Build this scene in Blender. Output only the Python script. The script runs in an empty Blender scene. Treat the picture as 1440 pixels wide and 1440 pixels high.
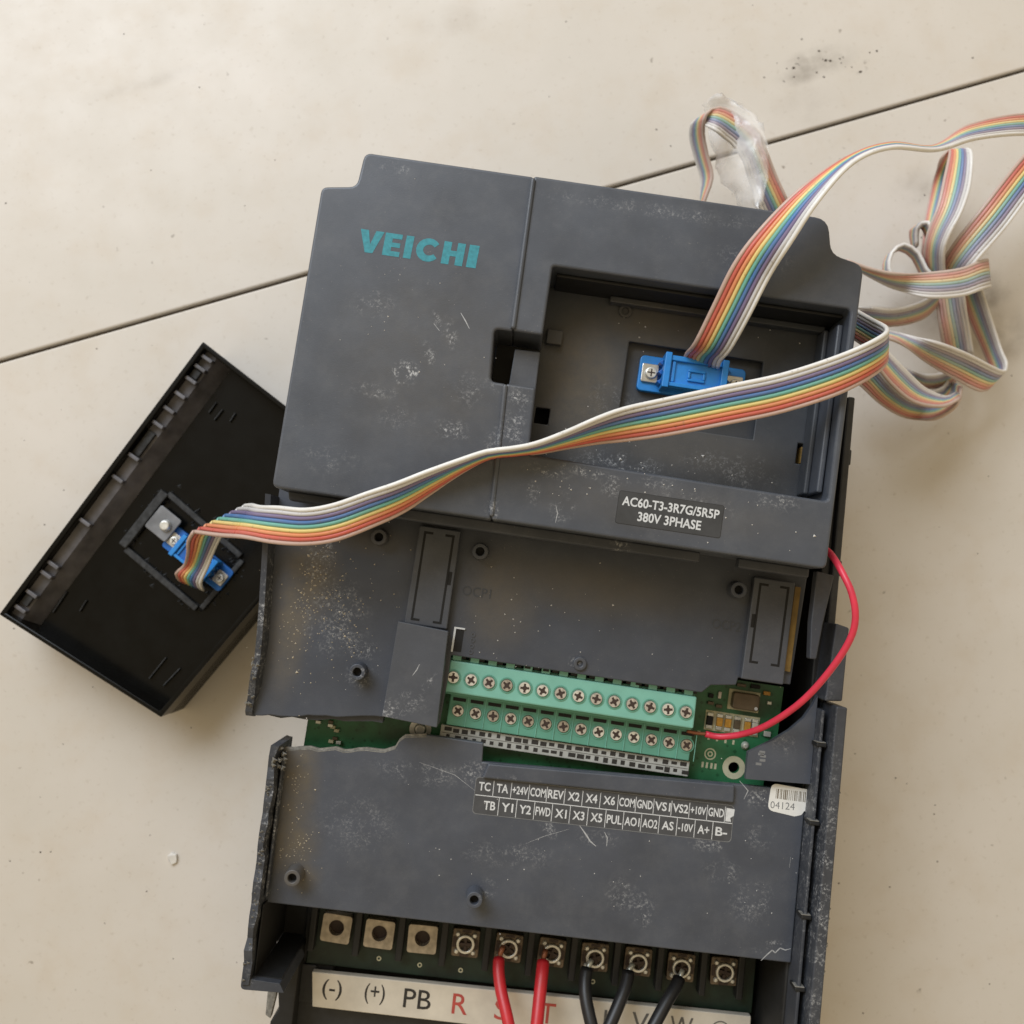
import bpy, bmesh, math, random
from mathutils import Vector, Matrix, noise
from mathutils.geometry import tessellate_polygon

# ------------------------------------------------------------------ camera, world, lamps, exposure
scene = bpy.context.scene
COL = scene.collection
MM = 0.001
CAM_Z, CAM_TILT, FPX = 0.4, math.radians(4.02), 1444.0
cam_d = bpy.data.cameras.new('camera')
cam_d.sensor_width = 36.0
cam_d.lens = 36.0 * FPX / 1440.0
cam_d.clip_start = 0.01
cam_d.clip_end = 20.0
cam_d.dof.use_dof = True
cam_d.dof.focus_distance = 0.305
cam_d.dof.aperture_fstop = 15.0
cam = bpy.data.objects.new('camera', cam_d)
cam.location = (0, 0, CAM_Z)
cam.rotation_euler = (CAM_TILT, 0, 0)
COL.objects.link(cam)
scene.camera = cam

world = bpy.data.worlds.new('World')
scene.world = world
world.use_nodes = True
wb = world.node_tree.nodes['Background']
wb.inputs['Color'].default_value = (1.0, 0.80, 0.51, 1)
wb.inputs['Strength'].default_value = 0.55

def area_lamp(name, loc, aim, size, power, colour):
    d = bpy.data.lights.new(name, 'AREA')
    d.shape = 'RECTANGLE'
    d.size, d.size_y = size
    d.energy = power
    d.color = colour
    o = bpy.data.objects.new(name, d)
    o.location = loc
    o.rotation_euler = (Vector(aim) - Vector(loc)).to_track_quat('-Z', 'Y').to_euler()
    COL.objects.link(o)
    return o
win = area_lamp('window_light', (-0.55, 1.10, 1.05), (0.0, 0.24, 0.0), (1.3, 1.0), 6.1, (0.87, 0.955, 1.07))
win.data.spread = math.radians(75)

scene.view_settings.view_transform = 'Standard'
scene.view_settings.look = 'None'
scene.view_settings.exposure = 0.0
scene.view_settings.gamma = 1.0
scene.view_settings.use_curve_mapping = False

# ------------------------------------------------------------------ reading positions off the photograph
def bp(px, py, z):
    """photo pixel + height above the floor (mm) -> world point in mm"""
    c, s = math.cos(CAM_TILT), math.sin(CAM_TILT)
    x, y, zz = (px - 720) / FPX, (720 - py) / FPX, -1.0
    d = Vector((x, y * c - zz * s, y * s + zz * c))
    t = (z * MM - CAM_Z) / d.z
    return (Vector((0, 0, CAM_Z)) + d * t) / MM

def frame(angle, ox, oy):
    return Matrix.Translation((ox * MM, oy * MM, 0)) @ Matrix.Rotation(math.radians(angle), 4, 'Z')
FU = frame(-8.45, -54.48, 129.20)     # upper moulding: x right, y up along the drive, origin at the top left corner
FL = frame(-6.3, 0, 0)                # lower housing and chassis (the two halves have shifted apart)
FW = Matrix.Identity(4)
FUi, FLi = FU.inverted(), FL.inverted()
def U(px, py, z):
    p = FUi @ (bp(px, py, z) * MM)
    return (p.x / MM, p.y / MM)
def L(px, py, z):
    p = FLi @ (bp(px, py, z) * MM)
    return (p.x / MM, p.y / MM)

# ------------------------------------------------------------------ mesh helpers (all sizes in mm)
class MB:
    def __init__(self):
        self.v = []; self.f = []
    def add(self, verts, faces):
        b = len(self.v)
        self.v += [tuple(p) for p in verts]
        self.f += [tuple(i + b for i in f) for f in faces]
        return self
    def box(self, x0, x1, y0, y1, z0, z1):
        return self.add([(x0,y0,z0),(x1,y0,z0),(x1,y1,z0),(x0,y1,z0),(x0,y0,z1),(x1,y0,z1),(x1,y1,z1),(x0,y1,z1)],
                 [(3,2,1,0),(4,5,6,7),(0,1,5,4),(1,2,6,5),(2,3,7,6),(3,0,4,7)])
    def prism(self, outer, z0, z1, holes=(), dz=None):
        def area(p): return sum(p[i][0]*p[(i+1)%len(p)][1]-p[(i+1)%len(p)][0]*p[i][1] for i in range(len(p)))
        outer = list(outer) if area(outer) > 0 else list(outer)[::-1]
        holes = [list(h) if area(h) < 0 else list(h)[::-1] for h in holes]
        loops = [outer] + holes
        flat = [p for l in loops for p in l]
        n = len(flat)
        if holes:
            tris = tessellate_polygon([[Vector((p[0], p[1], 0)) for p in l] for l in loops])
        else:
            tris = [tuple(range(n))]
        top = []
        for t in tris:
            if len(t) == 3:
                a, b, c = [flat[i] for i in t]
                if (b[0]-a[0])*(c[1]-a[1])-(b[1]-a[1])*(c[0]-a[0]) < 0: t = t[::-1]
            top.append(tuple(t))
        dz = dz or (lambda x, y: 0)
        verts = [(p[0], p[1], z0) for p in flat] + [(p[0], p[1], z1 + dz(p[0], p[1])) for p in flat]
        faces = [tuple(i + n for i in t) for t in top] + [t[::-1] for t in top]
        k = 0
        for l in loops:
            m = len(l)
            for i in range(m):
                a, b = k + i, k + (i + 1) % m
                faces.append((a, b, b + n, a + n))
            k += m
        return self.add(verts, faces)
    def cyl(self, x, y, r, z0, z1, n=20, r1=None, rot=0):
        r1 = r if r1 is None else r1
        vs = [(x + r*math.cos(rot+2*math.pi*i/n), y + r*math.sin(rot+2*math.pi*i/n), z0) for i in range(n)]
        vs += [(x + r1*math.cos(rot+2*math.pi*i/n), y + r1*math.sin(rot+2*math.pi*i/n), z1) for i in range(n)]
        return self.add(vs, [tuple(range(n))[::-1], tuple(range(n, 2*n))] + [(i, (i+1)%n, (i+1)%n+n, i+n) for i in range(n)])
    def ring(self, x, y, ro, ri, z0, z1, n=24, ro1=None):
        o = [(x+ro*math.cos(2*math.pi*i/n), y+ro*math.sin(2*math.pi*i/n)) for i in range(n)]
        ro1 = ro1 or ro
        o1 = [(x+ro1*math.cos(2*math.pi*i/n), y+ro1*math.sin(2*math.pi*i/n)) for i in range(n)]
        h = [(x+ri*math.cos(2*math.pi*i/n), y+ri*math.sin(2*math.pi*i/n)) for i in range(n)]
        vs = [(p[0],p[1],z0) for p in o]+[(p[0],p[1],z1) for p in o1]+[(p[0],p[1],z1) for p in h]+[(p[0],p[1],z0) for p in h]
        fs = []
        for i in range(n):
            j = (i+1) % n
            fs += [(i,j,j+n,i+n),(i+n,j+n,j+2*n,i+2*n),(i+2*n,j+2*n,j+3*n,i+3*n),(i+3*n,j+3*n,j,i)]
        return self.add(vs, fs)
    def tube(self, pts, r, n=10, up=Vector((0,0,1)), caps=True):
        pts = [Vector(p) for p in pts]
        m = len(pts); vs = []; fs = []; nrm = None
        for i in range(m):
            t = (pts[min(i+1,m-1)] - pts[max(i-1,0)]).normalized()
            if nrm is None:
                nrm = up - t*up.dot(t)
                if nrm.length < 1e-4: nrm = Vector((1,0,0)) - t*t.x
            else:
                nrm = nrm - t*nrm.dot(t)
            nrm.normalize()
            b = t.cross(nrm)
            rr = r(i/(m-1)) if callable(r) else r
            for k in range(n):
                a = 2*math.pi*k/n
                vs.append(pts[i] + (nrm*math.cos(a) + b*math.sin(a))*rr)
        for i in range(m-1):
            for k in range(n):
                k2 = (k+1) % n
                fs.append((i*n+k, i*n+k2, (i+1)*n+k2, (i+1)*n+k))
        if caps:
            fs.append(tuple(range(n))[::-1]); fs.append(tuple(range((m-1)*n, m*n)))
        return self.add(vs, fs)
    def mesh(self, name, smooth=False):
        me = bpy.data.meshes.new(name)
        me.from_pydata([(p[0]*MM, p[1]*MM, p[2]*MM) for p in self.v], [], self.f)
        if smooth: me.polygons.foreach_set('use_smooth', [True]*len(me.polygons))
        me.update()
        return me
    def build(self, name, mat, parent=None, fr=FW, bevel=0.0, smooth=False, seg=2, angle=35):
        o = link(name, self.mesh(name, smooth), mat, parent, fr)
        if bevel:
            md = o.modifiers.new('bevel', 'BEVEL')
            md.width = bevel*MM; md.segments = seg; md.limit_method = 'ANGLE'; md.angle_limit = math.radians(angle)
            md.use_clamp_overlap = True
        return o

WORLD = {}
def place(o, parent, fr):
    """fr = the frame (world matrix) that the mesh coordinates are written in"""
    if parent is None:
        o.matrix_basis = fr; WORLD[o] = fr.copy()
    else:
        o.parent = parent
        o.matrix_basis = WORLD[parent].inverted() @ fr
        WORLD[o] = fr.copy()
def link(name, me, mat, parent, fr):
    o = bpy.data.objects.new(name, me)
    COL.objects.link(o)
    if mat is not None:
        me.materials.clear(); me.materials.append(mat)
    place(o, parent, fr)
    return o
def empty(name, x, y, z, angle=0):
    o = bpy.data.objects.new(name, None)
    o.empty_display_size = 0.02
    COL.objects.link(o)
    place(o, None, frame(angle, x, y) @ Matrix.Translation((0, 0, z*MM)))
    return o
def tag(o, label, category, group=None):
    o['label'] = label; o['category'] = category
    if group: o['group'] = group
    return o
def rrect(x0, x1, y0, y1, r, n=4):
    pts = []
    for cx, cy, a in ((x1-r,y1-r,0),(x0+r,y1-r,90),(x0+r,y0+r,180),(x1-r,y0+r,270)):
        for i in range(n+1):
            t = math.radians(a + 90*i/n)
            pts.append((cx+r*math.cos(t), cy+r*math.sin(t)))
    return pts
def fillet(pts, radii, n=4):
    out = []
    m = len(pts)
    for i, p in enumerate(pts):
        r = radii[i] if isinstance(radii, (list, tuple)) else radii
        if r <= 0: out.append(tuple(p)); continue
        P, A, B = Vector(p), Vector(pts[i-1]), Vector(pts[(i+1) % m])
        a, b = (A-P), (B-P)
        d = min(r, a.length*.45, b.length*.45)
        s, e = P + a.normalized()*d, P + b.normalized()*d
        for k in range(n+1):
            t = k/n
            q = s*(1-t)**2 + P*2*t*(1-t) + e*t*t
            out.append((q.x, q.y))
    return out
def jag(p, q, n, amp, rng):
    p, q = Vector(p), Vector(q)
    d = q - p
    nv = Vector((-d.y, d.x)).normalized()
    return [tuple(p + d*((i + rng.uniform(-.3,.3))/n if 0 < i < n else i/n) + nv*(rng.uniform(-amp, amp) if 0 < i < n else 0)) for i in range(n+1)]
def spline(ctrl, step=2.0):
    """Catmull-Rom through tuples of equal length; first three are a position"""
    out = []
    n = len(ctrl)
    for i in range(n-1):
        p0, p1, p2, p3 = ctrl[max(i-1,0)], ctrl[i], ctrl[i+1], ctrl[min(i+2,n-1)]
        ln = math.dist(p1[:3], p2[:3])
        k = max(2, int(ln/step))
        for j in range(k):
            t = j/k
            out.append(tuple(.5*((2*b)+(-a+c)*t+(2*a-5*b+4*c-d)*t*t+(-a+3*b-3*c+d)*t**3) for a,b,c,d in zip(p0,p1,p2,p3)))
    out.append(tuple(ctrl[-1]))
    return out

# ------------------------------------------------------------------ lettering (flat print, very thin)
_fc = [0]
def text_mb(s, height, width=None, bold=0.0, thick=0.06, centre=True, shear=0):
    cu = bpy.data.curves.new('lettering', 'FONT')
    cu.body = s; cu.size = 1.0; cu.offset = bold; cu.resolution_u = 3; cu.shear = shear
    ob = bpy.data.objects.new('lettering_source', cu)
    COL.objects.link(ob)
    bpy.context.view_layer.update()
    dg = bpy.context.evaluated_depsgraph_get()
    me = bpy.data.meshes.new_from_object(ob.evaluated_get(dg))
    vs = [v.co.copy() for v in me.vertices]
    fs = [tuple(p.vertices) for p in me.polygons]
    bpy.data.objects.remove(ob); bpy.data.curves.remove(cu); bpy.data.meshes.remove(me)
    x0, x1 = min(v.x for v in vs), max(v.x for v in vs)
    y0, y1 = min(v.y for v in vs), max(v.y for v in vs)
    sy = height/max(y1-y0, 1e-6) if height else 1
    sx = width/max(x1-x0, 1e-6) if width else sy
    mb = MB()
    mb.add([((v.x-(x0+x1)/2)*sx, (v.y-(y0+y1)/2)*sy, thick) for v in vs], fs)
    return mb
def move(mb, x, y, z, rot=0):
    c, s = math.cos(rot), math.sin(rot)
    mb.v = [(p[0]*c-p[1]*s+x, p[0]*s+p[1]*c+y, p[2]+z) for p in mb.v]
    return mb
def merge(*mbs):
    r = MB()
    for m in mbs: r.add(m.v, m.f)
    return r

# ------------------------------------------------------------------ materials
def lin(r, g, b):
    f = lambda c: ((c/255+.055)/1.055)**2.4 if c/255 > .04045 else c/255/12.92
    return (f(r), f(g), f(b), 1)
class NT:
    def __init__(self, name, rough=.5, spec=.5):
        self.m = bpy.data.materials.new(name); self.m.use_nodes = True
        self.n = self.m.node_tree.nodes; self.l = self.m.node_tree.links
        self.b = self.n['Principled BSDF']
        self.b.inputs['Roughness'].default_value = rough
        self.b.inputs['Specular IOR Level'].default_value = spec
        self.tc = self.n.new('ShaderNodeTexCoord').outputs['Object']
    def noise(self, scale, detail=3, rough=.55, vec=None, dist=0):
        t = self.n.new('ShaderNodeTexNoise')
        t.inputs['Scale'].default_value = scale; t.inputs['Detail'].default_value = detail
        t.inputs['Roughness'].default_value = rough; t.inputs['Distortion'].default_value = dist
        self.l.new(vec or self.tc, t.inputs['Vector'])
        return t.outputs['Fac']
    def remap(self, x, a, b, c=0.0, d=1.0, smooth=False):
        t = self.n.new('ShaderNodeMapRange')
        if smooth: t.interpolation_type = 'SMOOTHSTEP'
        for i, v in zip(('From Min','From Max','To Min','To Max'), (a,b,c,d)): t.inputs[i].default_value = v
        self.l.new(x, t.inputs['Value'])
        return t.outputs['Result']
    def math(self, op, a, b):
        t = self.n.new('ShaderNodeMath'); t.operation = op
        for i, v in enumerate((a, b)):
            if isinstance(v, (int, float)): t.inputs[i].default_value = v
            else: self.l.new(v, t.inputs[i])
        return t.outputs[0]
    def mix(self, fac, a, b):
        t = self.n.new('ShaderNodeMix'); t.data_type = 'RGBA'
        for s, v in ((t.inputs[0], fac), (t.inputs[6], a), (t.inputs[7], b)):
            if isinstance(v, (int, float)): s.default_value = v
            elif isinstance(v, tuple): s.default_value = v
            else: self.l.new(v, s)
        return t.outputs[2]
    def ellipse(self, x, y, rx, ry, rot=0):
        """1 in the middle of an ellipse (mm, object frame), 0 outside"""
        t = self.n.new('ShaderNodeMapping'); t.vector_type = 'TEXTURE'
        t.inputs['Location'].default_value = (x*MM, y*MM, 0)
        t.inputs['Rotation'].default_value = (0, 0, math.radians(rot))
        t.inputs['Scale'].default_value = (rx*MM, ry*MM, 10)
        self.l.new(self.tc, t.inputs['Vector'])
        l = self.n.new('ShaderNodeVectorMath'); l.operation = 'LENGTH'
        self.l.new(t.outputs[0], l.inputs[0])
        return self.remap(l.outputs['Value'], 1.0, 0.2, smooth=True)
    def bump(self, h, strength=.2, dist=.0004):
        t = self.n.new('ShaderNodeBump'); t.inputs['Strength'].default_value = strength; t.inputs['Distance'].default_value = dist
        self.l.new(h, t.inputs['Height']); self.l.new(t.outputs[0], self.b.inputs['Normal'])
    def colour(self, c):
        if isinstance(c, tuple): self.b.inputs['Base Color'].default_value = c
        else: self.l.new(c, self.b.inputs['Base Color'])
        return self

def plain(name, rgb, rough=.5, metal=0, spec=.5, var=.12, scale=300, bump=0):
    t = NT(name, rough, spec)
    c = lin(*rgb)
    dark = tuple(x*(1-var) for x in c[:3])+(1,); lite = tuple(min(1, x*(1+var)) for x in c[:3])+(1,)
    nz = t.noise(scale, 4)
    t.colour(t.mix(t.remap(nz, .3, .7), dark, lite))
    t.b.inputs['Metallic'].default_value = metal
    if bump: t.bump(nz, bump)
    return t.m

def plastic(name, rgb, rough=.5, scuffs=(), films=(), speck=.5, haze=.25, spec=.5):
    """dark moulded plastic; films = brownish dust drifts, scuffs = whitish abrasion, each (x, y, rx, ry, amount[, rot])"""
    t = NT(name, rough, spec)
    c = lin(*rgb)
    k = lambda s: tuple(x*s for x in c[:3])+(1,)
    col = t.mix(t.remap(t.noise(55, 5), .3, .7), k(.86), k(1.14))
    dust = lin(150, 146, 138)
    # thin grey film everywhere, patchy
    f = t.math('MULTIPLY', t.remap(t.noise(130, 8, .72), .40, .78, smooth=True), haze*.4)
    col = t.mix(f, col, lin(128, 129, 130))
    # fine specks
    s = t.remap(t.noise(1500, 2), .70, .76)
    s = t.math('MULTIPLY', s, t.remap(t.noise(30, 3), .4, .65, 0, speck))
    col = t.mix(s, col, dust)
    film = None
    for e in films:
        m = t.ellipse(*e[:4], *(e[5:6] or (0,)))
        m = t.math('MULTIPLY', m, t.remap(t.noise(160, 6, .7), .25, .7, .25, e[4]))
        film = m if film is None else t.math('MAXIMUM', film, m)
    if film is not None: col = t.mix(film, col, lin(100, 92, 78))
    sc = None
    if scuffs:
        n1 = t.math('MULTIPLY', t.remap(t.noise(1000, 8, .8, dist=.4), .50, .60), t.remap(t.noise(240, 5, .7), .43, .58))
        for e in scuffs:
            m = t.math('MULTIPLY', t.math('MULTIPLY', t.ellipse(*e[:4], *(e[5:6] or (0,))), n1), e[4])
            sc = m if sc is None else t.math('MAXIMUM', sc, m)
        col = t.mix(sc, col, lin(188, 190, 192))
    t.colour(col)
    rr = t.remap(t.noise(80, 4), .3, .7, rough-.06, rough+.08)
    t.l.new(rr, t.b.inputs['Roughness'])
    t.bump(t.noise(2600, 2), .16, .0002)
    return t.m

COVER_SCUFFS = [(33,-63.5,5.5,4.5,1.6),(33,-63.5,3,2.4,2.0),(67,-66,5,4,1.1),(39,-57,5,2.5,.8,-60),(44,-50,3,6,.8,20),(40,-47,1.6,4,.9,30),(25,-70,9,3,.55),(49,-78,7,4,.85),
    (52,-66,6,7,.45),(67,-75,5,9,.75),(62,-80,4,8,.6),(36,-36,1.2,1.2,1.0),(21,-45,8,6,.35),(60,-62,5,5,.45),(33,-77,7,5,.4),
    (79,-86,8,2.5,.7,-8),(92,-85,14,2,.8,-6),(84,-96,5,6,.5),(110,-85,7,2.5,.6),(75,-93,3,5,.5),(120,-90,18,5,.35),(145,-85,10,4,.4),
    (100,-5,50,3,.35),(20,-3,9,3,.4),(64,-100,3,6,.6),(15,-92,12,6,.25),(97,-88,4,4,.6),(130,-15,16,6,.25)]
M = {}
M['cover'] = plastic('grey_cover_plastic', (71, 76, 85), .38, COVER_SCUFFS, [(40,-60,45,40,.12),(110,-92,60,10,.15)], .5, .34)
M['recess'] = plastic('grey_recess_plastic', (60, 64, 70), .5, [(95,-60,14,10,.2),(135,-75,20,8,.35),(100,-78,20,5,.5)], [(85,-55,18,32,.9),(110,-35,34,12,.6),(120,-70,40,12,.4)], .5, .2)
M['shelf'] = plastic('grey_shelf_plastic', (63, 68, 78), .48, [(12,-120,6,14,.8),(20,-138,14,16,.55),(28,-147,10,4,.7),(30,-155,6,5,.6),(100,-150,6,5,.6),(96,-141,3,3,.8),(145,-160,8,6,.3)],
    [(9,-125,13,24,.95),(6,-140,9,34,.9),(70,-125,17,22,.62),(95,-118,45,12,.45),(20,-112,26,8,.4)], .7, .18)
M['block'] = plastic('grey_clip_plastic', (70, 74, 82), .46, [(42,-163,6,4,1.0),(48,-160,7,5,.5),(52,-154,2,5,.7,-30)], [], .4, .3)
M['lower'] = plastic('grey_lower_plastic', (70, 75, 85), .42,
    [(4,-62,8,4,.6),(20,-75,6,2.5,.9,-40),(36,-76,9,3,.65),(-6,-60,6,5,.75,30),(70,-74,8,3,.7),(84,-58,5,5,.8),(45,-92,7,7,.5),(52,-96,5,8,.55),(92,-103,7,2.2,1.0,15),
     (85,-90,10,9,.45),(-20,-62,25,5,.4),(8,-84,20,6,.35),(-40,-80,18,12,.25),(90,-40,5,5,.5),(86,-70,6,6,.4),(3,-95,4,4,.6),(75,-82,8,5,.4)],
    [(-60,-70,9,28,.95),(-60,-88,12,15,1.0),(-56,-97,9,7,.8),(-62,-60,6,14,.9)], .6, .34)
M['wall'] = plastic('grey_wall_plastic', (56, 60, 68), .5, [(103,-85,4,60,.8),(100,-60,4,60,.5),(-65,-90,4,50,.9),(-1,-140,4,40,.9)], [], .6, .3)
M['inner'] = plain('black_inner_plastic', (26, 27, 28), .6, var=.25)
M['chassis'] = plain('dark_chassis_plastic', (44, 46, 49), .55, var=.2)
M['torn'] = plain('torn_plastic_edge', (120, 118, 112), .8, var=.35, scale=900, bump=.4)
M['black'] = plain('black_slot', (9, 9, 10), .7)
M['teal_print'] = plain('teal_print', (46, 134, 148), .55, var=.2, scale=900)
M['white_print'] = plain('white_print', (205, 208, 210), .6, var=.12, scale=900)
M['grey_print'] = plain('grey_print', (118, 120, 122), .6)
M['rating'] = plain('rating_label_film', (60, 62, 65), .42)
M['label_film'] = plain('terminal_label_film', (70, 72, 76), .45)
M['dark_line'] = plain('label_edge', (38, 39, 41), .5)
M['paper'] = plain('sticker_paper', (226, 226, 222), .6, var=.06)
M['scratch'] = plain('scratched_plastic', (168, 170, 172), .7, var=.25, scale=1500)
M['barcode'] = plain('barcode_ink', (120, 112, 98), .6)
M['ink'] = plain('black_ink', (42, 40, 38), .6)
M['red_ink'] = plain('red_ink', (178, 74, 66), .6)
M['grey_ink'] = plain('grey_ink', (92, 90, 86), .6)
M['strip'] = plain('white_strip_plastic', (205, 198, 184), .5, var=.1, scale=120)
M['grey_strip'] = plain('grey_strip_plastic', (168, 170, 166), .5)
M['term'] = plain('teal_green_terminal_plastic', (122, 182, 167), .4, var=.08, scale=150)
M['term2'] = plain('green_terminal_plastic', (90, 150, 131), .45, var=.1, scale=150)
M['screw'] = plain('nickel_screw', (222, 222, 216), .35, metal=.55, var=.18, scale=900)
M['screw_b'] = plain('tarnished_screw', (176, 170, 160), .4, metal=.7, var=.3, scale=1400)
M['screw_c'] = plain('dull_screw', (200, 196, 190), .38, metal=.65, var=.25, scale=1200)
M['slot'] = plain('screw_slot_dirt', (58, 44, 38), .6, var=.3, scale=1500)
M['tin'] = plain('tinned_terminal', (172, 162, 146), .45, metal=.5, var=.3, scale=350)
M['tin_dirty'] = plain('burnt_terminal', (104, 92, 78), .5, metal=.5, var=.6, scale=420)
M['blue'] = plain('blue_connector_plastic', (40, 136, 216), .38, var=.08)
M['blue2'] = plain('deep_blue_plastic', (26, 100, 180), .38, var=.1)
M['steel'] = plain('steel_clip', (205, 205, 202), .3, metal=.7, var=.12, scale=600)
M['dull_steel'] = plain('dull_grey_plate', (120, 122, 126), .45, metal=.4, var=.3, scale=150)
M['tray'] = plain('gloss_black_tray', (8, 9, 9), .22, var=.5, scale=120, bump=.03, spec=.22)
M['tray_wall'] = plain('grey_black_tray_edge', (92, 91, 95), .42, var=.35, scale=160)  # lighter grey than the rest of the black tray
M['tray_rough'] = plain('rough_black_tray', (42, 43, 44), .7, var=.7, scale=500, bump=.3)
M['crumb'] = plain('pale_crumbs', (200, 188, 165), .8, var=.3, scale=900)
M['crumb_white'] = plain('white_crumbs', (225, 222, 216), .8, var=.1)
M['solder'] = plain('solder', (205, 208, 200), .3, metal=.5)
M['gold'] = plain('amber_capacitor', (190, 140, 52), .4, var=.2, scale=900)
M['brown_chip'] = plain('brown_resin', (92, 80, 62), .4, var=.2)
M['cream'] = plain('cream_silkscreen', (198, 196, 166), .6)
M['copper'] = plain('bare_copper', (150, 96, 72), .4, metal=.5)
M['red_wire'] = plain('red_wire_insulation', (212, 54, 78), .38, var=.12, scale=200)
M['red_cable'] = plain('red_cable_insulation', (190, 40, 48), .4, var=.15, scale=150)
M['black_cable'] = plain('black_cable_insulation', (34, 34, 35), .42, var=.3, scale=200)
M['foil'] = plain('amber_tape', (120, 96, 48), .4, var=.2)
RIB = [('brown', (196, 168, 156)), ('red', (206, 98, 86)), ('orange', (228, 148, 104)), ('yellow', (234, 212, 136)), ('green', (110, 182, 168)),
       ('blue', (74, 122, 182)), ('purple', (122, 110, 150)), ('grey', (210, 210, 212)), ('white', (238, 238, 236))]
def ribbon_material(n, c):
    t = NT(n+'_wire_insulation', .3)
    col = lin(*c)
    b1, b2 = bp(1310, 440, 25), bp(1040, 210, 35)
    far = t.math('MAXIMUM', t.ellipse(b1.x, b1.y, 62, 78), t.ellipse(b2.x, b2.y, 30, 34))     # pale glare on the far bundles, painted into the wire colour
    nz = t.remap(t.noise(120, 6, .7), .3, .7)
    glare_mix = t.math('MULTIPLY', far, t.remap(t.noise(70, 5, .65), .3, .7, .28, .62))
    cc = t.mix(glare_mix, col, lin(206, 198, 190))
    cc = t.mix(t.math('MULTIPLY', nz, .22), cc, lin(150, 138, 122))
    cc = t.mix(t.math('MULTIPLY', t.remap(t.noise(700, 3), .62, .72), .35), cc, lin(120, 108, 96))
    t.colour(cc)
    t.l.new(t.remap(nz, 0, 1, .22, .5), t.b.inputs['Roughness'])
    return t.m
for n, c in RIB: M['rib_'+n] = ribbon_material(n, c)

def pcb_material():
    t = NT('green_circuit_board', .38)
    v = t.n.new('ShaderNodeTexVoronoi'); v.distance = 'MANHATTAN'; v.inputs['Scale'].default_value = 420
    t.l.new(t.tc, v.inputs['Vector'])
    a = t.mix(t.remap(v.outputs['Distance'], .28, .34), lin(26, 84, 52), lin(46, 112, 74))
    a = t.mix(t.remap(t.noise(70, 4), .45, .65), a, lin(30, 74, 46))
    t.colour(a)
    return t.m
M['pcb'] = pcb_material()
M['pcb_dark'] = plain('dark_green_board', (22, 40, 30), .5, var=.5, scale=160)

def tile_material():
    t = NT('cream_ceramic_tile', .42, .4)
    base = t.mix(t.remap(t.noise(9, 5, .6), .3, .7), lin(202, 196, 186), lin(213, 207, 199))
    base = t.mix(t.math('MULTIPLY', t.remap(t.noise(45, 6, .6), .45, .75, smooth=True), .3), base, lin(196, 182, 162))
    # fine grey mottling and pin specks fired into the tile
    base = t.mix(t.math('MULTIPLY', t.remap(t.noise(420, 4, .6), .60, .74), .35), base, lin(168, 156, 138))
    base = t.mix(t.math('MULTIPLY', t.remap(t.noise(210, 2, .4), .755, .79), .55), base, lin(110, 100, 88))
    # dirt: smudges with a place of their own
    sm = None
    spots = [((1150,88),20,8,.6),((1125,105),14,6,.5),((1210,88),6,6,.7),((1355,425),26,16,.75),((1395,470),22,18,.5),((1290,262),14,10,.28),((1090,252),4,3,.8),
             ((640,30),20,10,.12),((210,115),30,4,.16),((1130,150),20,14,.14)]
    n1 = t.remap(t.noise(330, 4, .6, dist=.6), .56, .68)
    n2 = t.remap(t.noise(90, 5, .6), .3, .7)
    for (px, rx, ry, a) in [(p[0], *p[1:]) for p in spots]:
        w = bp(px[0], px[1], 0)
        q = TILE_I @ Vector((w.x*MM, w.y*MM, 0))
        e = t.ellipse(q.x/MM, q.y/MM, rx, ry)
        m = t.math('MULTIPLY', t.math('MULTIPLY', e, n1 if a > .6 and rx < 25 else n2), a)
        sm = m if sm is None else t.math('MAXIMUM', sm, m)
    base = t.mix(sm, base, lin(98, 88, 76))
    t.colour(base)
    t.l.new(t.remap(t.noise(60, 4), .3, .7, .34, .5), t.b.inputs['Roughness'])
    t.bump(t.noise(300, 4), .06, .0004)
    return t.m

# ------------------------------------------------------------------ the floor: large tiles with one joint in view
g0, g1 = bp(0, 508, 0), bp(1440, 98, 0)
ga = math.degrees(math.atan2(g1.y-g0.y, g1.x-g0.x))
FT = frame(ga, g0.x, g0.y)            # x along the joint, y across it
TILE_I = FT.inverted()
floor = MB().box(-1100, 1450, -810, 810, -12, -2.2).build('floor', plain('dark_grout', (92, 84, 74), .9, var=.2, scale=200), None, FT)
floor['kind'] = 'structure'
tile_m = tile_material()
TS = 800
for j, y0 in enumerate((-803, 0)):
    for i in range(3):
        x0 = -190 - 803 + (i-.0)*803 - (70 if j else 0)
        MB().box(x0 + .9, x0 + TS + 2.1, y0 + .75, y0 + TS + 2.25, -9, 0).build('tile', tile_m, floor, FT, bevel=.7)

# ------------------------------------------------------------------ the drive
root = empty('inverter_drive', 15, -25, 0, -6.3)
tag(root, 'broken dark grey motor inverter drive lying on the floor tiles with its wiring bay open', 'inverter')
rng = random.Random(4)

# chassis: dark tub under everything
ch = MB()
ch.box(-50, 98, -172, 100, 3, 26)
ch.box(-50, -47.5, -103, 100, 26.001, 56)
ch.box(98.2, 101.0, -172, 95, 3, 70)
ch.box(-47.4, 98.1, -108, -105, 26.001, 50)
ch.box(-68, -50.1, -130.5, -100, 34, 38)
ch.box(-57.5, -46, -137.5, -104, 26.001, 40.6)
ch.box(-70, -50, -131, -98, 28, 33.9)
ch.build('chassis', M['inner'], root, FL, bevel=.6)

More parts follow.
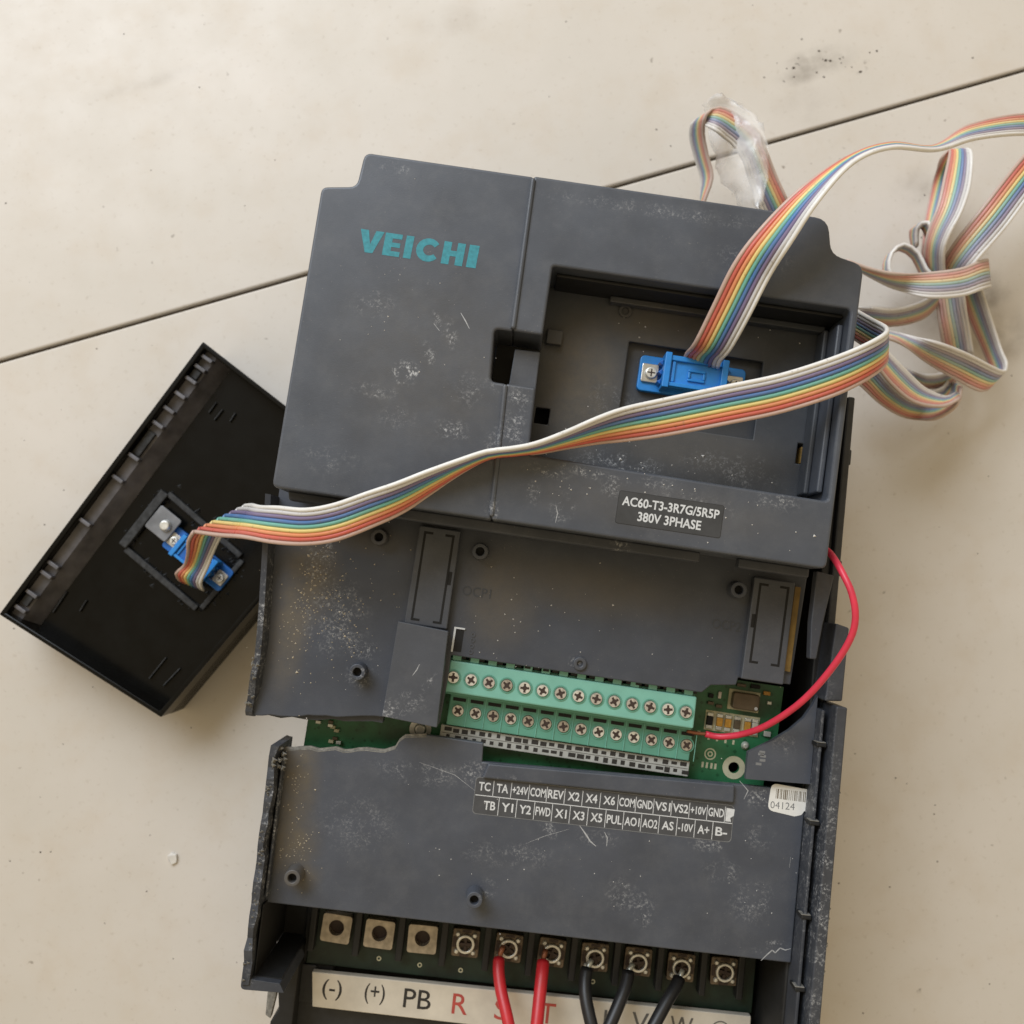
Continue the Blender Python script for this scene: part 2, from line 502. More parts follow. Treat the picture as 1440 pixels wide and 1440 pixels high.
# --- upper moulding: front cover (left field slightly lower than the right field)
front = MB()
XS = 62.0
left_poly = fillet([(0,-102.3),(XS+2.2,-102.3),(XS+.6,-62.4),(58.0,-62.4),(56.9,-46.8),(XS+.3,-46.8),(XS-.4,0),(11,0),(10.2,-10.6),(0,-12.2)],
                   [2,0,0,1.6,1.6,0,0,2.2,2.2,1.8])
front.prism(left_poly, 84, 104.3)
rec = fillet([(71,-26),(159,-26),(159.4,-82.8),(72.2,-82.0)], [1,1.5,1.5,1])
right_out = [(XS+2.2,-102.3),(161.5,-102.3),(161.3,-12.6),(151.3,-10.4),(148.4,0),(XS-.4,0)]
# right field runs round the keypad recess; the grip notch opens into it from the left
right_poly = fillet([(XS+2.2,-102.3),(161.5,-102.3),(161.3,-12.4),(151.4,-10.4),(149.2,0),(XS-.4,0),(XS+.3,-46.8),(71.05,-46.8),(71.0,-26),(159,-26),(159.4,-82.8),(72.2,-82.0),(71.4,-62.4),(XS+.6,-62.4)],
                    [0,2,3,3,4,0,0,0,1,1.5,1.5,1,0,0])
front.prism(right_poly, 84, 105)
cover = front.build('front_cover', M['cover'], root, FU, bevel=.8, seg=3)
# raised seam rib between both fields
MB().prism([(XS-1.25,-.9),(XS+.35,-.9),(XS+1.05,-46.4),(XS-.55,-46.4)], 103, 105.9).build('seam_rib', M['cover'], cover, FU, bevel=.75, seg=4)
MB().prism([(XS-.3,-62.8),(XS+1.3,-62.8),(XS+2.9,-101.4),(XS+1.3,-101.4)], 103, 105.6).build('seam_rib', M['cover'], cover, FU, bevel=.75, seg=4)
# grip notch ledge
MB().prism(fillet([(63.4,-50.2),(71.1,-50.0),(71.4,-62.3),(63.2,-62.3)], .5), 84.002, 97).build('grip_ledge', M['cover'], cover, FU, bevel=.5)
MB().box(57.5, 71, -62.3, -46.9, 84.001, 85.5).build('grip_floor', M['inner'], cover, FU)
# skirt of the cover and lips along its lower edge
sk = MB()
sk.box(1.5, 160, -101.5, -99.5, 28, 83.99)
sk.box(1.5, 3.5, -99.49, -14, 28, 83.99)
sk.box(158, 160, -99.49, -14, 28, 83.99)
sk.box(12, 148, -3, -1, 28, 83.99)
sk.build('cover_skirt', M['inner'], cover, FU)
MB().prism([(3.5,-102.25),(34,-102.25),(34,-105.6),(4.2,-105.0)], 94.5, 98.5).build('edge_lip', M['wall'], cover, FU, bevel=.5)
MB().prism([(34.2,-102.25),(126.5,-102.25),(126.5,-105.4),(34.2,-105.6)], 92.5, 97).build('edge_lip', M['wall'], cover, FU, bevel=.5)
MB().prism([(138,-102.25),(159,-102.25),(159,-105.2),(138,-105.2)], 92.5, 97).build('edge_lip', M['wall'], cover, FU, bevel=.5)
MB().box(1.5, 160, -102.2, -101.55, 84, 92).build('edge_lip', M['wall'], cover, FU)

# keypad recess floor
rf = MB()
pocket = [(98,-39.6),(140.2,-39.9),(140.2,-64.5),(98,-64.5)]
hole = [(72.2,-64.4),(76.6,-64.4),(76.6,-69.4),(72.2,-69.4)]
clip_hole = [(154.2,-63.6),(158.6,-63.6),(158.6,-70),(154.2,-70)]
rf.prism([(70,-25),(160.5,-25),(160.5,-84),(70,-84)], 82.2, 84.0, [pocket, hole, clip_hole])
rfo = rf.build('recess_floor', M['recess'], cover, FU, bevel=.35)
MB().box(94, 143, -68, -36, 79, 80.6).build('connector_pocket', M['recess'], rfo, FU)
MB().box(70.5, 79, -72, -62, 70, 72).build('latch_pit', M['black'], rfo, FU)
MB().box(152, 160, -72, -62, 70, 72).build('latch_pit', M['black'], rfo, FU)
MB().box(155.4, 156.2, -69.8, -64.6, 72.1, 84.2).build('latch_spring', M['foil'], rfo, FU, bevel=.1)
MB().box(72.2, 77.2, -44.6, -39.9, 84.001, 86.8).build('latch_block', M['recess'], rfo, FU, bevel=.4)
MB().box(72.5, 158.8, -27.2, -26.2, 84.001, 99).build('recess_rib', M['inner'], rfo, FU, bevel=.3)
MB().box(90, 157, -29.2, -27.25, 84.001, 88.2).build('recess_rib', M['recess'], rfo, FU, bevel=.4)
MB().ring(95.4,-30.4, 2.1, 1.1, 84.001, 84.9).build('key_boss', M['recess'], rfo, FU, bevel=.2)
MB().box(157.2, 158.9, -80, -29.4, 84.001, 100).build('recess_rib', M['cover'], rfo, FU, bevel=.5)
MB().box(155.6, 157.15, -80, -29.4, 84.001, 92).build('recess_rib', M['recess'], rfo, FU, bevel=.5)

# brand lettering: heavy block capitals
def block_word():
    mb = MB(); x0, wd, y0, h = 13.4, 35.4, -29.9, 6.8
    def P(a, b, pts): return [(x0+wd*(a+(b-a)*u), y0+h*v) for u, v in pts]
    z0, z1 = 104.31, 104.36
    mb.prism(P(0,.2,[(0,1),(.34,1),(.5,.38),(.66,1),(1,1),(.66,0),(.34,0)]), z0, z1)
    mb.prism(P(.212,.355,[(0,0),(1,0),(1,.22),(.46,.22),(.46,.4),(.95,.4),(.95,.6),(.46,.6),(.46,.78),(1,.78),(1,1),(0,1)]), z0, z1)
    mb.prism(P(.388,.452,[(0,0),(1,0),(1,1),(0,1)]), z0, z1)
    out, inn = [], []
    for i in range(17):
        t = math.radians(38 + i*(284/16))
        out.append((.52+.52*math.cos(t), .5+.52*math.sin(t)))
        inn.append((.56+.26*math.cos(t), .5+.24*math.sin(t)))
    mb.prism(P(.484,.68,out+inn[::-1]), z0, z1)
    mb.prism(P(.706,.885,[(0,0),(.36,0),(.36,.38),(.64,.38),(.64,0),(1,0),(1,1),(.64,1),(.64,.62),(.36,.62),(.36,1),(0,1)]), z0, z1)
    mb.prism(P(.918,1.0,[(0,0),(1,0),(1,1),(0,1)]), z0, z1)
    mb.v = [(x + .035*(y-y0) - .1, y, z) for x, y, z in mb.v]
    return mb
block_word().build('brand_lettering', M['teal_print'], cover, FU)

# rating label
rl = MB().prism(rrect(99.7,130.0,-97.9,-88.6,.6), 105.0, 105.1).build('rating_label', M['rating'], cover, FU)
rl['label'] = 'dark rectangular rating label with two lines of white print'
fr_ = MB().prism(rrect(99.55,130.15,-98.05,-88.45,.7), 105.0, 105.06, [rrect(99.75,129.95,-97.85,-88.65,.55)])
fr_.build('label_edge', M['dark_line'], rl, FU)
move(text_mb('AC60-T3-3R7G/5R5P', 2.75, 28.2, .022), 114.9, -91.3, 105.08).build('lettering', M['white_print'], rl, FU)
move(text_mb('380V 3PHASE', 2.75, 18.4, .022), 115.0, -95.2, 105.08).build('lettering', M['white_print'], rl, FU)

# blue D-sub connector with ribbon clamp (shared by drive and tray)
def connector(parent, fr, cx, cy, z, rot, name='ribbon_connector', dark=False):
    fr2 = fr @ Matrix.Translation((cx*MM, cy*MM, z*MM)) @ Matrix.Rotation(rot, 4, 'Z')
    c = MB().prism(rrect(-16.6, 16.6, -5.6, 5.6, 1.4), 0, 2.6).build(name, M['blue2'] if dark else M['blue'], parent, fr2, bevel=.3)
    b = MB().box(-9.4, 9.4, -4.6, 5.4, 2.601, 8.4)
    b.build('connector_body', M['blue2'] if dark else M['blue'], c, fr2, bevel=.4)
    t = MB()
    t.box(-9.8, -7.8, -5.0, 5.9, 2.602, 10.2); t.box(7.8, 9.8, -5.0, 5.9, 2.602, 10.2)
    t.box(-7.75, 7.75, 3.6, 5.2, 8.401, 9.6); t.box(-7.75, 7.75, -4.4, -3.1, 8.401, 9.6)
    t.box(-7.2, -6.2, -3.0, 3.5, 8.401, 9.2); t.box(-2.2, 3.2, .9, 1.7, 8.401, 9.1); t.box(-2.2, 3.2, -2.0, -1.2, 8.401, 9.1); t.box(-2.2, -1.4, -1.15, .85, 8.401, 9.1); t.box(2.4, 3.2, -1.15, .85, 8.401, 9.1)
    t.build('strain_relief', M['blue'], c, fr2, bevel=.25)
    for s in (-1, 1):
        for k in range(3):
            MB().prism([(s*9.9,-3.8+k*3),(s*11.2,-3.0+k*3),(s*9.9,-2.0+k*3)], 2.602, 7.0).build('latch_tooth', M['blue2'], c, fr2, bevel=.15)
        n_ = MB().prism(rrect(s*13.2-2.6, s*13.2+2.6, -2.9, 2.9, .5), 2.602, 3.6).build('square_nut', M['steel'], c, fr2, bevel=.2)
        MB().cyl(s*13.2+.3, -.1, 2.0, 3.602, 5.0, 20, 1.7).build('screw', M['screw'], n_, fr2, bevel=.2)
        cr = MB().box(s*13.2-.9, s*13.2+1.5, -.3, .1, 5.001, 5.05).box(s*13.2+.1, s*13.2+.5, -1.3, -.31, 5.001, 5.05).box(s*13.2+.1, s*13.2+.5, .11, 1.1, 5.001, 5.05)
        cr.build('screw_slot', M['slot'], n_, fr2)
    return c
connector(rfo, FU, 118.9, -48.6, 80.6, 0)

# --- wiring shelf of the upper moulding
pts = [(-4.5,-100)] + [(160.5,-100)] + [(164.5,-104),(163.6,-138)] + [(147.2,-138.2),(146.8,-140.6),(139,-141.8),(136.5,-144.5)]
pts += [(57.2,-144.5),(57.4,-150),(56.9,-166.2),(39.6,-165.4)]
pts += jag((39.4,-166.6),(-2.0,-172.2),12,.35,rng) + [(-2.4,-169.5)]
shelf = MB().prism(pts, 73.6, 76).build('wiring_shelf', M['shelf'], root, FU, bevel=.35)
# lower return edge of the shelf
MB().prism([(-2.0,-168.6)]+jag((-2.0,-172.4),(39.0,-168.8),10,.5,rng)+[(39.0,-166.6)], 68, 73.5).build('torn_lip', M['wall'], shelf, FU)
# bay side wall with a torn end
wl = MB()
rim = [(*U(px, py, z), z) for px, py, z in ((373,694,84),(371,730,83),(369,765,82.5),(367,800,82),(364,850,82),(360,900,82),(357,925,81.5),(353,950,81),(352,965,80),(348,980,79),(342,1000,78),(347,1006,76.5))]
vs, fs = [], []
for i, (x, y, z) in enumerate(rim):
    j = (rng.uniform(-.5,.5), rng.uniform(-.6,.6)) if i > 4 else (0, 0)
    th = 1.7 + (rng.uniform(0, 1.0) if i > 5 else 0)
    vs += [(x+j[0], y, z+j[1]), (x+th+j[0], y, z+j[1]-.3), (x+2.6, y, 75.5), (x+.4, y, 71)]
for i in range(len(rim)-1):
    a, b = i*4, i*4+4
    fs += [(a, b, b+1, a+1), (a+1, b+1, b+2, a+2), (a+3, b+3, b, a)]
fs += [(0,1,2,3), (len(vs)-1, len(vs)-2, len(vs)-3, len(vs)-4)]
wl.add(vs, fs)
wl.build('bay_side_wall', M['wall'], shelf, FU)
tb_ = MB()
for i in range(24):
    k = rng.uniform(5.2, 9.9); a = int(k); f = k-a
    p = [rim[a][q]*(1-f)+rim[min(a+1,11)][q]*f for q in range(3)]
    r = rng.uniform(.25, .9)
    x, y, z = p[0]+rng.uniform(-.3,1.8), p[1], p[2]+rng.uniform(-.5,.3)
    tb_.add([(x+r,y,z),(x-.6*r,y+.8*r,z+.2),(x-.5*r,y-.9*r,z-.1),(x,y+.1,z+r*.9)], [(0,1,3),(1,2,3),(2,0,3),(0,2,1)])
tb_.build('torn_edge', M['torn'], shelf, FU)['kind'] = 'stuff'

def standoff(parent, fr, x, y, z, h, ro=2.5, ri=1.35, mat='shelf'):
    s = MB().ring(x, y, ro+.25, ri, z+.001, z+h, 24, ro).build('screw_boss', M[mat], parent, fr, bevel=.25)
    MB().cyl(x, y, ri+.02, z+.001, z+h-2.6, 16).build('boss_hole', M['black'], s, fr)
for x, y in ((29.8,-111.4),(61.6,-111.2),(29.7,-153.5),(142.6,-111.2)): standoff(shelf, FU, x, y, 76, 5.5)
MB().ring(97.5,-141.2, 2.1, .9, 76.001, 77.0).build('worn_boss', M['block'], shelf, FU, bevel=.3)

# option port covers (raised bar with a U-cut tongue)
def port_bar(x0, x1, y1, y0, ya, low, z=79.2):
    b = MB().prism([(x0,y1),(x1,y1),(x1+.3,y0),(x0-.1,y0)], 76.001, z).build('port_cover', M['block'], shelf, FU, bevel=.35)
    cuts = MB(); w = .75; zz0, zz1 = z-.02, z+.03
    ax0, ax1, at, ab = x0+1.7, x1-1.6, y1-1.6, ya
    cuts.box(ax0, ax0+w, ab, at, zz0, zz1); cuts.box(ax1-w, ax1, ab, at, zz0, zz1)
    cuts.box(ax0+w, ax0+w+2.2, at-w, at, zz0, zz1); cuts.box(ax1-w-2.2, ax1-w, at-w, at, zz0, zz1)
    cuts.box(ax0+w, ax0+w+2.0, ab, ab+w, zz0, zz1); cuts.box(ax1-w-2.0, ax1-w, ab, ab+w, zz0, zz1)
    cuts.box(ax1-.1 if low else ax0-1.0, ax1+1.0 if low else ax0+.1, (at+ab)/2-1.6, (at+ab)/2+2.6, zz0, zz1)
    cuts.build('tongue_slot', M['black'], b, FU)
    return b
port_bar(41.6, 54.6, -105.8, -136.6, -135.4, True)
lb = MB().prism(fillet([(39.9,-136.2),(55.6,-137.0),(56.6,-166.4),(39.5,-165.5)], .3), 76.001, 82.5).build('port_block', M['block'], shelf, FU, bevel=.4)
port_bar(147.4, 160.2, -106.4, -138.2, -133.0, False)
MB().box(160.8, 162.6, -134, -107.5, 76.01, 77.4).build('amber_tape', M['foil'], shelf, FU)
# raised marks beside the ports
move(text_mb('OCP1', 3.0, 9.0, .0), 62.3, -123.9, 76.1).build('raised_lettering', M['recess'], shelf, FU)
move(text_mb('OCP2', 3.0, 9.0, .0), 141.4, -122.6, 76.1).build('raised_lettering', M['recess'], shelf, FU)
jp = MB().box(57.0, 57.6, -143.4, -135.6, 76.001, 76.5).box(57.61, 60.4, -136.1, -135.6, 76.001, 76.5)
jp.build('jumper_frame', M['white_print'], shelf, FU)
MB().box(57.61, 60.2, -143.2, -136.11, 76.001, 76.05).build('jumper_window', M['black'], shelf, FU)
for k in range(4):
    MB().ring(63.2, -137.2-k*1.8, .75, .4, 76.001, 76.25, 10).build('raised_mark', M['block'], shelf, FU)
# broken prong hanging below the cover corner
MB().prism([(163.2,-102.4),(168.6,-103.0),(167.0,-118),(166.4,-128.6),(164.4,-128.8),(163.4,-118)], 86, 90).build('broken_prong', M['wall'], shelf, FU, bevel=.4)

# --- control board and terminals
pcb_out = [(13.3,-182),(13.3,-140),(166,-140),(166,-158),(163.5,-163),(163.5,-178),(60,-182)]
hole_c = [(153.2+1.75*math.cos(i*math.pi/10), -168.2+1.75*math.sin(i*math.pi/10)) for i in range(20)]
pcb = MB().prism(pcb_out, 58.4, 60, [hole_c]).build('control_board', M['pcb'], root, FU)
MB().ring(153.2,-168.2, 3.7, 1.8, 60.001, 60.12, 28).build('mounting_pad', M['cream'], pcb, FU)
MB().ring(50.2,-171.0, 3.6, 2.0, 60.001, 60.3, 28).build('mounting_pad', M['steel'], pcb, FU)
MB().cyl(50.2,-171.0, 1.95, 60.001, 60.9, 20, 1.5).build('board_screw', M['steel'], pcb, FU, bevel=.2)
# crystal can, cap row
cy = MB().box(148.4, 158.6, -149.6, -143.0, 60.001, 60.5).build('crystal', M['cream'], pcb, FU)
MB().prism(rrect(149.2,157.9,-149.0,-143.6,1), 60.501, 64).build('crystal_can', M['brown_chip'], cy, FU, bevel=.4)
MB().cyl(156.9,-148.0, .55, 64.001, 64.1, 12).build('crystal_dot', M['white_print'], cy, FU)
MB().box(141.8, 159.6, -157.4, -151.0, 60.001, 60.06).build('silkscreen_area', M['cream'], pcb, FU)
for k, x in enumerate((143.2, 146.4, 149.2, 152.2, 155.6, 158.0)):
    m = ('black','gold','gold','brown_chip','gold','solder')[k]
    p = MB().box(x-1.0, x+1.0, -155.6, -152.8, 60.07, 61.6).build('chip_part', M[m], pcb, FU, bevel=.2)
    MB().box(x-1.0, x+1.0, -152.75, -151.6, 60.07, 61.4).box(x-1.0, x+1.0, -156.8, -155.65, 60.07, 61.4).build('end_cap', M['solder'], p, FU, bevel=.2)
for x, y, w, h, m in ((145.4,-145.6,1.0,2.2,'crumb_white'),(142.6,-146.2,1.6,1.4,'black'),(142.8,-148.6,2,1,'brown_chip'),(145.6,-149.2,2,1,'brown_chip'),(160.6,-142.8,2.2,1.2,'gold'),
                      (161.8,-145.8,1.4,1.0,'solder'),(156.6,-141.2,3,1.2,'black'),(152,-141.4,3,1.0,'brown_chip'),(162.4,-155.8,2.2,1.6,'solder'),(140.4,-158.4,1.0,.6,'cream'),
                      (143.8,-159.8,.7,1.4,'cream'),(146.6,-159.9,.7,1.4,'cream'),(149.4,-160.1,.7,1.4,'cream'),(152.0,-160.2,.7,1.4,'cream')):
    MB().box(x-w/2, x+w/2, y-h/2, y+h/2, 60.001, 61.1 if m not in ('cream',) else 60.06).build('chip_part', M[m], pcb, FU, bevel=.12)
MB().cyl(155.9,-160.6, 1.5, 60.001, 61.3, 16, .8).build('solder_blob', M['solder'], pcb, FU, bevel=.3)
MB().ring(145.0,-165.0, 1.9, 1.5, 60.001, 60.06).ring(145.0,-165.0, .9, .5, 60.001, 60.06).build('board_mark', M['cream'], pcb, FU)
for x in (143, 144.4, 145.9, 147.2):
    MB().box(x-.35, x+.35, -169.6, -167.8, 60.001, 60.06).build('board_mark', M['cream'], pcb, FU)
# blurred small parts on the left end of the board
for k in range(9):
    x, y = 16 + rng.uniform(0, 9), -176 + rng.uniform(-3.5, 4)
    MB().box(x-.8, x+.8, y-.5, y+.5, 60.001, 61+rng.random()).build('chip_part', M[rng.choice(['black','solder','brown_chip','cream'])], pcb, FU, bevel=.12)

# two-deck screw terminal strip
term = MB()
term.prism([(56.4,-157.0),(135.6,-157.0),(135.2,-145.6),(56.6,-145.6)], 60.001, 72)
tso = term.build('control_terminal', M['term2'], root, FU, bevel=.3)
tso['label'] = 'green two-row screw terminal strip with fourteen screws in each row'
MB().prism([(56.4,-156.2),(135.8,-156.2),(135.6,-146.2),(57.2,-146.2)], 72.001, 74).build('upper_deck', M['term'], tso, FU, bevel=.5)
MB().box(58.6, 137.0, -167.2, -157.02, 60.001, 67.4).build('lower_deck', M['term2'], tso, FU, bevel=.3)
screw_me = MB().cyl(0,0, 1.95, 0, .7, 20, 1.75).mesh('screw', False)
ring_me = MB().ring(0,0, 2.45, 2.06, 0, .25, 20).mesh('screw_well', False)
slot_me = MB().box(-1.4,1.4,-.36,.36,.701,.72).box(-.36,.36,.361,1.4,.701,.72).box(-.36,.36,-1.4,-.361,.701,.72).cyl(0,0,.75,.721,.735,10).mesh('screw_slot', False)
for row, (x0, y, z) in enumerate(((58.9,-151.4,74.0),(61.7,-162.3,67.4))):
    for i in range(14):
        x = x0 + i*5.68
        f = FU @ Matrix.Translation((x*MM, y*MM, (z+.002)*MM)) @ Matrix.Rotation(rng.uniform(0, 1.5), 4, 'Z')
        sm_ = screw_me.copy(); link('screw', sm_, M[rng.choice(['screw', 'screw_b', 'screw_c', 'screw_c'])], tso, f)
        f2 = f @ Matrix.Translation((0,0,.02*MM))
        link('screw_slot', slot_me, M['slot'], tso, f)
        link('screw_well', ring_me, M['term2'], tso, f)
        if row:
            MB().box(x-2.1, x+2.1, y+3.0, y+4.1, 67.401, 67.5).build('wire_opening', M['black'], tso, FU)
            MB().box(x+2.75, x+2.92, y-4.8, y+4.8, 67.401, 67.75).build('divider', M['term'], tso, FU)
        else:
            MB().box(x-1.2, x+1.6, y+5.25, y+6.9, 72.001, 73.2).build('wire_flap', M['term'], tso, FU, bevel=.2)
# dark slotted back strip behind the upper row
for i in range(26):
    x = 60 + i*2.95
    MB().box(x, x+1.9, -145.4, -143.6, 66, 73.0+rng.uniform(-.4,.3)).build('contact_pin', M['inner'], tso, FU)
# printed number strip in front of the lower row
ns = MB().box(57.0, 137.6, -172.4, -167.6, 64, 66).build('number_strip', M['grey_strip'], root, FU, bevel=.2)
mk = MB()
for r_, y in enumerate((-168.8, -171.1)):
    for i in range(28):
        x = 58.2 + i*2.83 + (.9 if r_ else 0)
        if x > 136.6: continue
        w = rng.uniform(1.0, 2.5); h0, h1 = rng.uniform(.35,.85), rng.uniform(.5,.85)
        MB().box(x, x+w, y-h0, y+h1, 66.001, 66.05).build('print_cell', M['ink'], ns, FU)
MB().box(57.4, 137.2, -170.05, -169.85, 66.001, 66.04).build('print_rule', M['grey_ink'], ns, FU)

# --- lower housing half
low_top = jag(L(386,1050,72), L(540,1055,72), 13, .45, rng)
lp = low_top + [L(556,1050,72), L(562,1040,72), L(570,1034,72), L(600,1033,72), L(680,1045,72), (-3.2,-56.5), (77,-54.6), (99,-54.3), (99,-107.2), (-66,-106.8), (-66,-70)]
plate = MB().prism(lp, 69.4, 72).build('lower_housing', M['lower'], root, FL, bevel=.4)
MB().prism([(-64,-106.75),(99,-107.15),(99,-105),(-64,-104.5)], 55, 69.39).build('plate_skirt', M['chassis'], plate, FL)
# torn pale fracture along the crack
fr2 = MB()
seq = low_top + [L(556,1050,72), L(562,1040,72), L(570,1034,72), L(600,1033,72)]
for i in range(len(seq)-1):
    (x0,y0),(x1,y1) = seq[i], seq[i+1]
    fr2.add([(x0,y0+.05,69.5),(x1,y1+.05,69.5),(x1,y1+.3,71.9),(x0,y0+.3,71.9),(x0,y0-.8,72.04),(x1,y1-.8,72.04)], [(0,1,2,3),(3,2,5,4)])
fr2.build('fracture_edge', M['torn'], plate, FL)
# ledge bar above the label
MB().prism([(-1.2,-56.6),(76.2,-54.7),(76.4,-60.2),(-2.6,-61.2)], 72.001, 73.6).build('label_ledge', M['lower'], plate, FL, bevel=.5)
# raised quarter at the right with a swept cut-out
arc = [L(1052,1058,75), L(1085,1042,75), L(1110,1027,75), L(1130,1010,75), L(1143,992,75), L(1150,978,75)]
MB().prism(arc + [(99.1,-24),(99.1,-51.6),(79.0,-52.2)], 72.6, 75).build('raised_corner', M['lower'], plate, FL, bevel=.4)
for k in range(5):
    x, y = L(1072+rng.uniform(-9,9), 1070+rng.uniform(-14,12), 75)
    MB().box(x-.9, x+.9, y-.4, y+.4, 75.0, 75.03).build('scuffed_mark', M['grey_print'], plate, FL)
# side rims
rr = MB().box(101.9, 105.4, -172, -26, 50, 85).build('side_rim', M['wall'], plate, FL, bevel=.5)
MB().box(99.2, 100.2, -172, -28, 60, 80).build('rim_rib', M['wall'], plate, FL, bevel=.3)
MB().box(100.25, 101.85, -172, -28, 60, 73).build('rim_groove', M['chassis'], plate, FL)
for y in (-38.6, -62.4, -90.6, -112):
    MB().box(98.4, 101.58, y-.6, y+.6, 74, 80.4).build('rim_clip', M['inner'], plate, FL, bevel=.3)
    MB().box(98.3, 101.2, y+.65, y+1.0, 77, 80.6).build('torn_chip', M['torn'], plate, FL, bevel=.15)
MB().prism([(100.6,-1),(104.8,-2),(104.6,-24.5),(99.2,-25)], 60, 82).build('side_block', M['wall'], root, FL, bevel=.5)
MB().box(101.1, 103.6, -26, 72, 40, 72).build('side_wall', M['chassis'], root, FL, bevel=.6)
for y in (14, 50): MB().box(103.4, 104.3, y, y+5, 50, 71).build('side_clip', M['chassis'], root, FL, bevel=.4)
for k in range(6):
    y = rng.uniform(-120, -50)
    MB().add([(104.9,y-1.5,83.6),(104.9,y+1.4,83.8),(106.2,y+.2,83.2),(105.1,y,85.4)], [(0,2,1),(0,1,3),(1,2,3),(2,0,3)]).build('torn_chip', M['torn'], plate, FL)
lr = MB()
ys = [-57.0 - i*3.42 for i in range(22)]
vs, fs = [], []
for i, y in enumerate(ys):
    j = rng.uniform(-.3, .3) if y > -70 or y < -104 else rng.uniform(-.12,.12); z = 81 + rng.uniform(-.7,.5); th = 2.0 + rng.uniform(-.5,.6)
    vs += [(-68.2+j, y, z), (-68.2+th+j, y, z-.2), (-65.4, y, 62), (-67.8, y, 60)]
for i in range(len(ys)-1):
    a, b = i*4, i*4+4
    fs += [(a,b,b+1,a+1),(a+1,b+1,b+2,a+2),(a+2,b+2,b+3,a+3),(a+3,b+3,b,a)]
fs += [(0,1,2,3), (len(vs)-1,len(vs)-2,len(vs)-3,len(vs)-4)]
lr.add(vs, fs).build('side_rim', M['wall'], plate, FL)
MB().box(-65.3, -64.5, -104, -60, 72.001, 76).build('rim_rib', M['wall'], plate, FL, bevel=.3)
MB().prism(fillet([(-68.3,-127.2),(-68.3,-130.6),(-55.0,-130.2),(-56.6,-127.6)], [0,1.4,.4,.3]), 48, 80).build('end_rim', M['wall'], plate, FL, bevel=.6)
te = MB()
for i in range(130):
    t = i/130
    x, y, z = -67.4+rng.uniform(-.6,.9), -58 - 70*rng.random(), 80.6+rng.uniform(-.8,.5)
    if t < .28: x, y = -66.8+rng.uniform(-1,3.4), -57.5-rng.uniform(0,7); z = rng.uniform(76, 81.5)
    r = rng.uniform(.2, .75) * (1.5 if t < .28 else 1)
    te.add([(x+r,y,z),(x-.6*r,y+.8*r,z+.2),(x-.5*r,y-.9*r,z-.1),(x,y+.1,z+r*.8)], [(0,1,3),(1,2,3),(2,0,3),(0,2,1)])
te.build('torn_edge', M['torn'], plate, FL)['kind'] = 'stuff'
MB().box(-65.2,-64.9,-127.1,-106,34.5,77).box(-64.85,-56.8,-127.5,-127.15,34.5,77).build('corner_shade', M['inner'], plate, FL)  # dark sheets stand in for the shade inside the corner cavity
cxy = L(357,1347,70)
MB().box(cxy[0]-1.1,cxy[0]+1.1,cxy[1]-.9,cxy[1]+.9,68.5,70).build('torn_chip', M['torn'], plate, FL, bevel=.4)
for x, y in ((-57.1,-96.7),(-.9,-97.1)): standoff(plate, FL, x, y, 72, 6.5, 2.5, 1.35, 'lower')

# terminal name label: two rows of fourteen cells
lab = MB().prism(rrect(-4.6, 77.0, -72.7, -61.2, 1.2), 72.001, 72.05).build('terminal_label', M['label_film'], plate, FL)
lab['label'] = 'dark printed label naming the control terminals in two rows of white cells'
def rule(x0, x1, y0, y1, m='white_print'): MB().box(x0, x1, y0, y1, 72.051, 72.08).build('label_rule', M[m], lab, FL)
MB().prism(rrect(-4.6, 77.0, -72.7, -61.2, 1.2), 72.051, 72.075, [rrect(-4.42, 76.82, -72.52, -61.38, 1.1)]).build('label_border', M['grey_print'], lab, FL)
rule(-4.2, 76.8, -66.95, -66.7)
top_names = ['TC','TA','+24V','COM','REV','X2','X4','X6','COM','GND','VS1','VS2','+10V','GND']
bot_names = ['TB','Y1','Y2','FWD','X1','X3','X5','PUL','AO1','AO2','AS','-10V','A+','B-']
cw = 5.62
for i, s in enumerate(top_names):
    x = -4.4 + cw*i
    move(text_mb(s, 2.7 if s[0] not in '+-' else 2.5, min(4.9, 1.75*len(s)+.2), .02), x+2.85, -64.0, 72.03).build('lettering', M['white_print'], lab, FL)
    rule(x+cw-.1, x+cw+.1, -66.6, -61.9)
for i, s in enumerate(bot_names):
    x = -2.2 + cw*i + (.5 if i == 0 else 0)
    h = 2.7 if s[0] not in '+-' else 2.5
    move(text_mb(s, h, min(4.7, 1.75*len(s)+.2), .02), x+2.8-(.5 if i == 0 else 0), -69.7, 72.03).build('lettering', M['white_print'], lab, FL)
    if i < 13: rule(x+cw-.1-(.5 if i == 0 else 0), x+cw+.1-(.5 if i == 0 else 0), -72.4, -67.05)
MB().prism([(74.6,-62.2),(77.2,-62.4),(77.1,-64.4),(76.0,-65.2),(76.4,-66.3),(74.6,-66.4)], 72.051, 72.09).build('label_corner', M['white_print'], lab, FL)

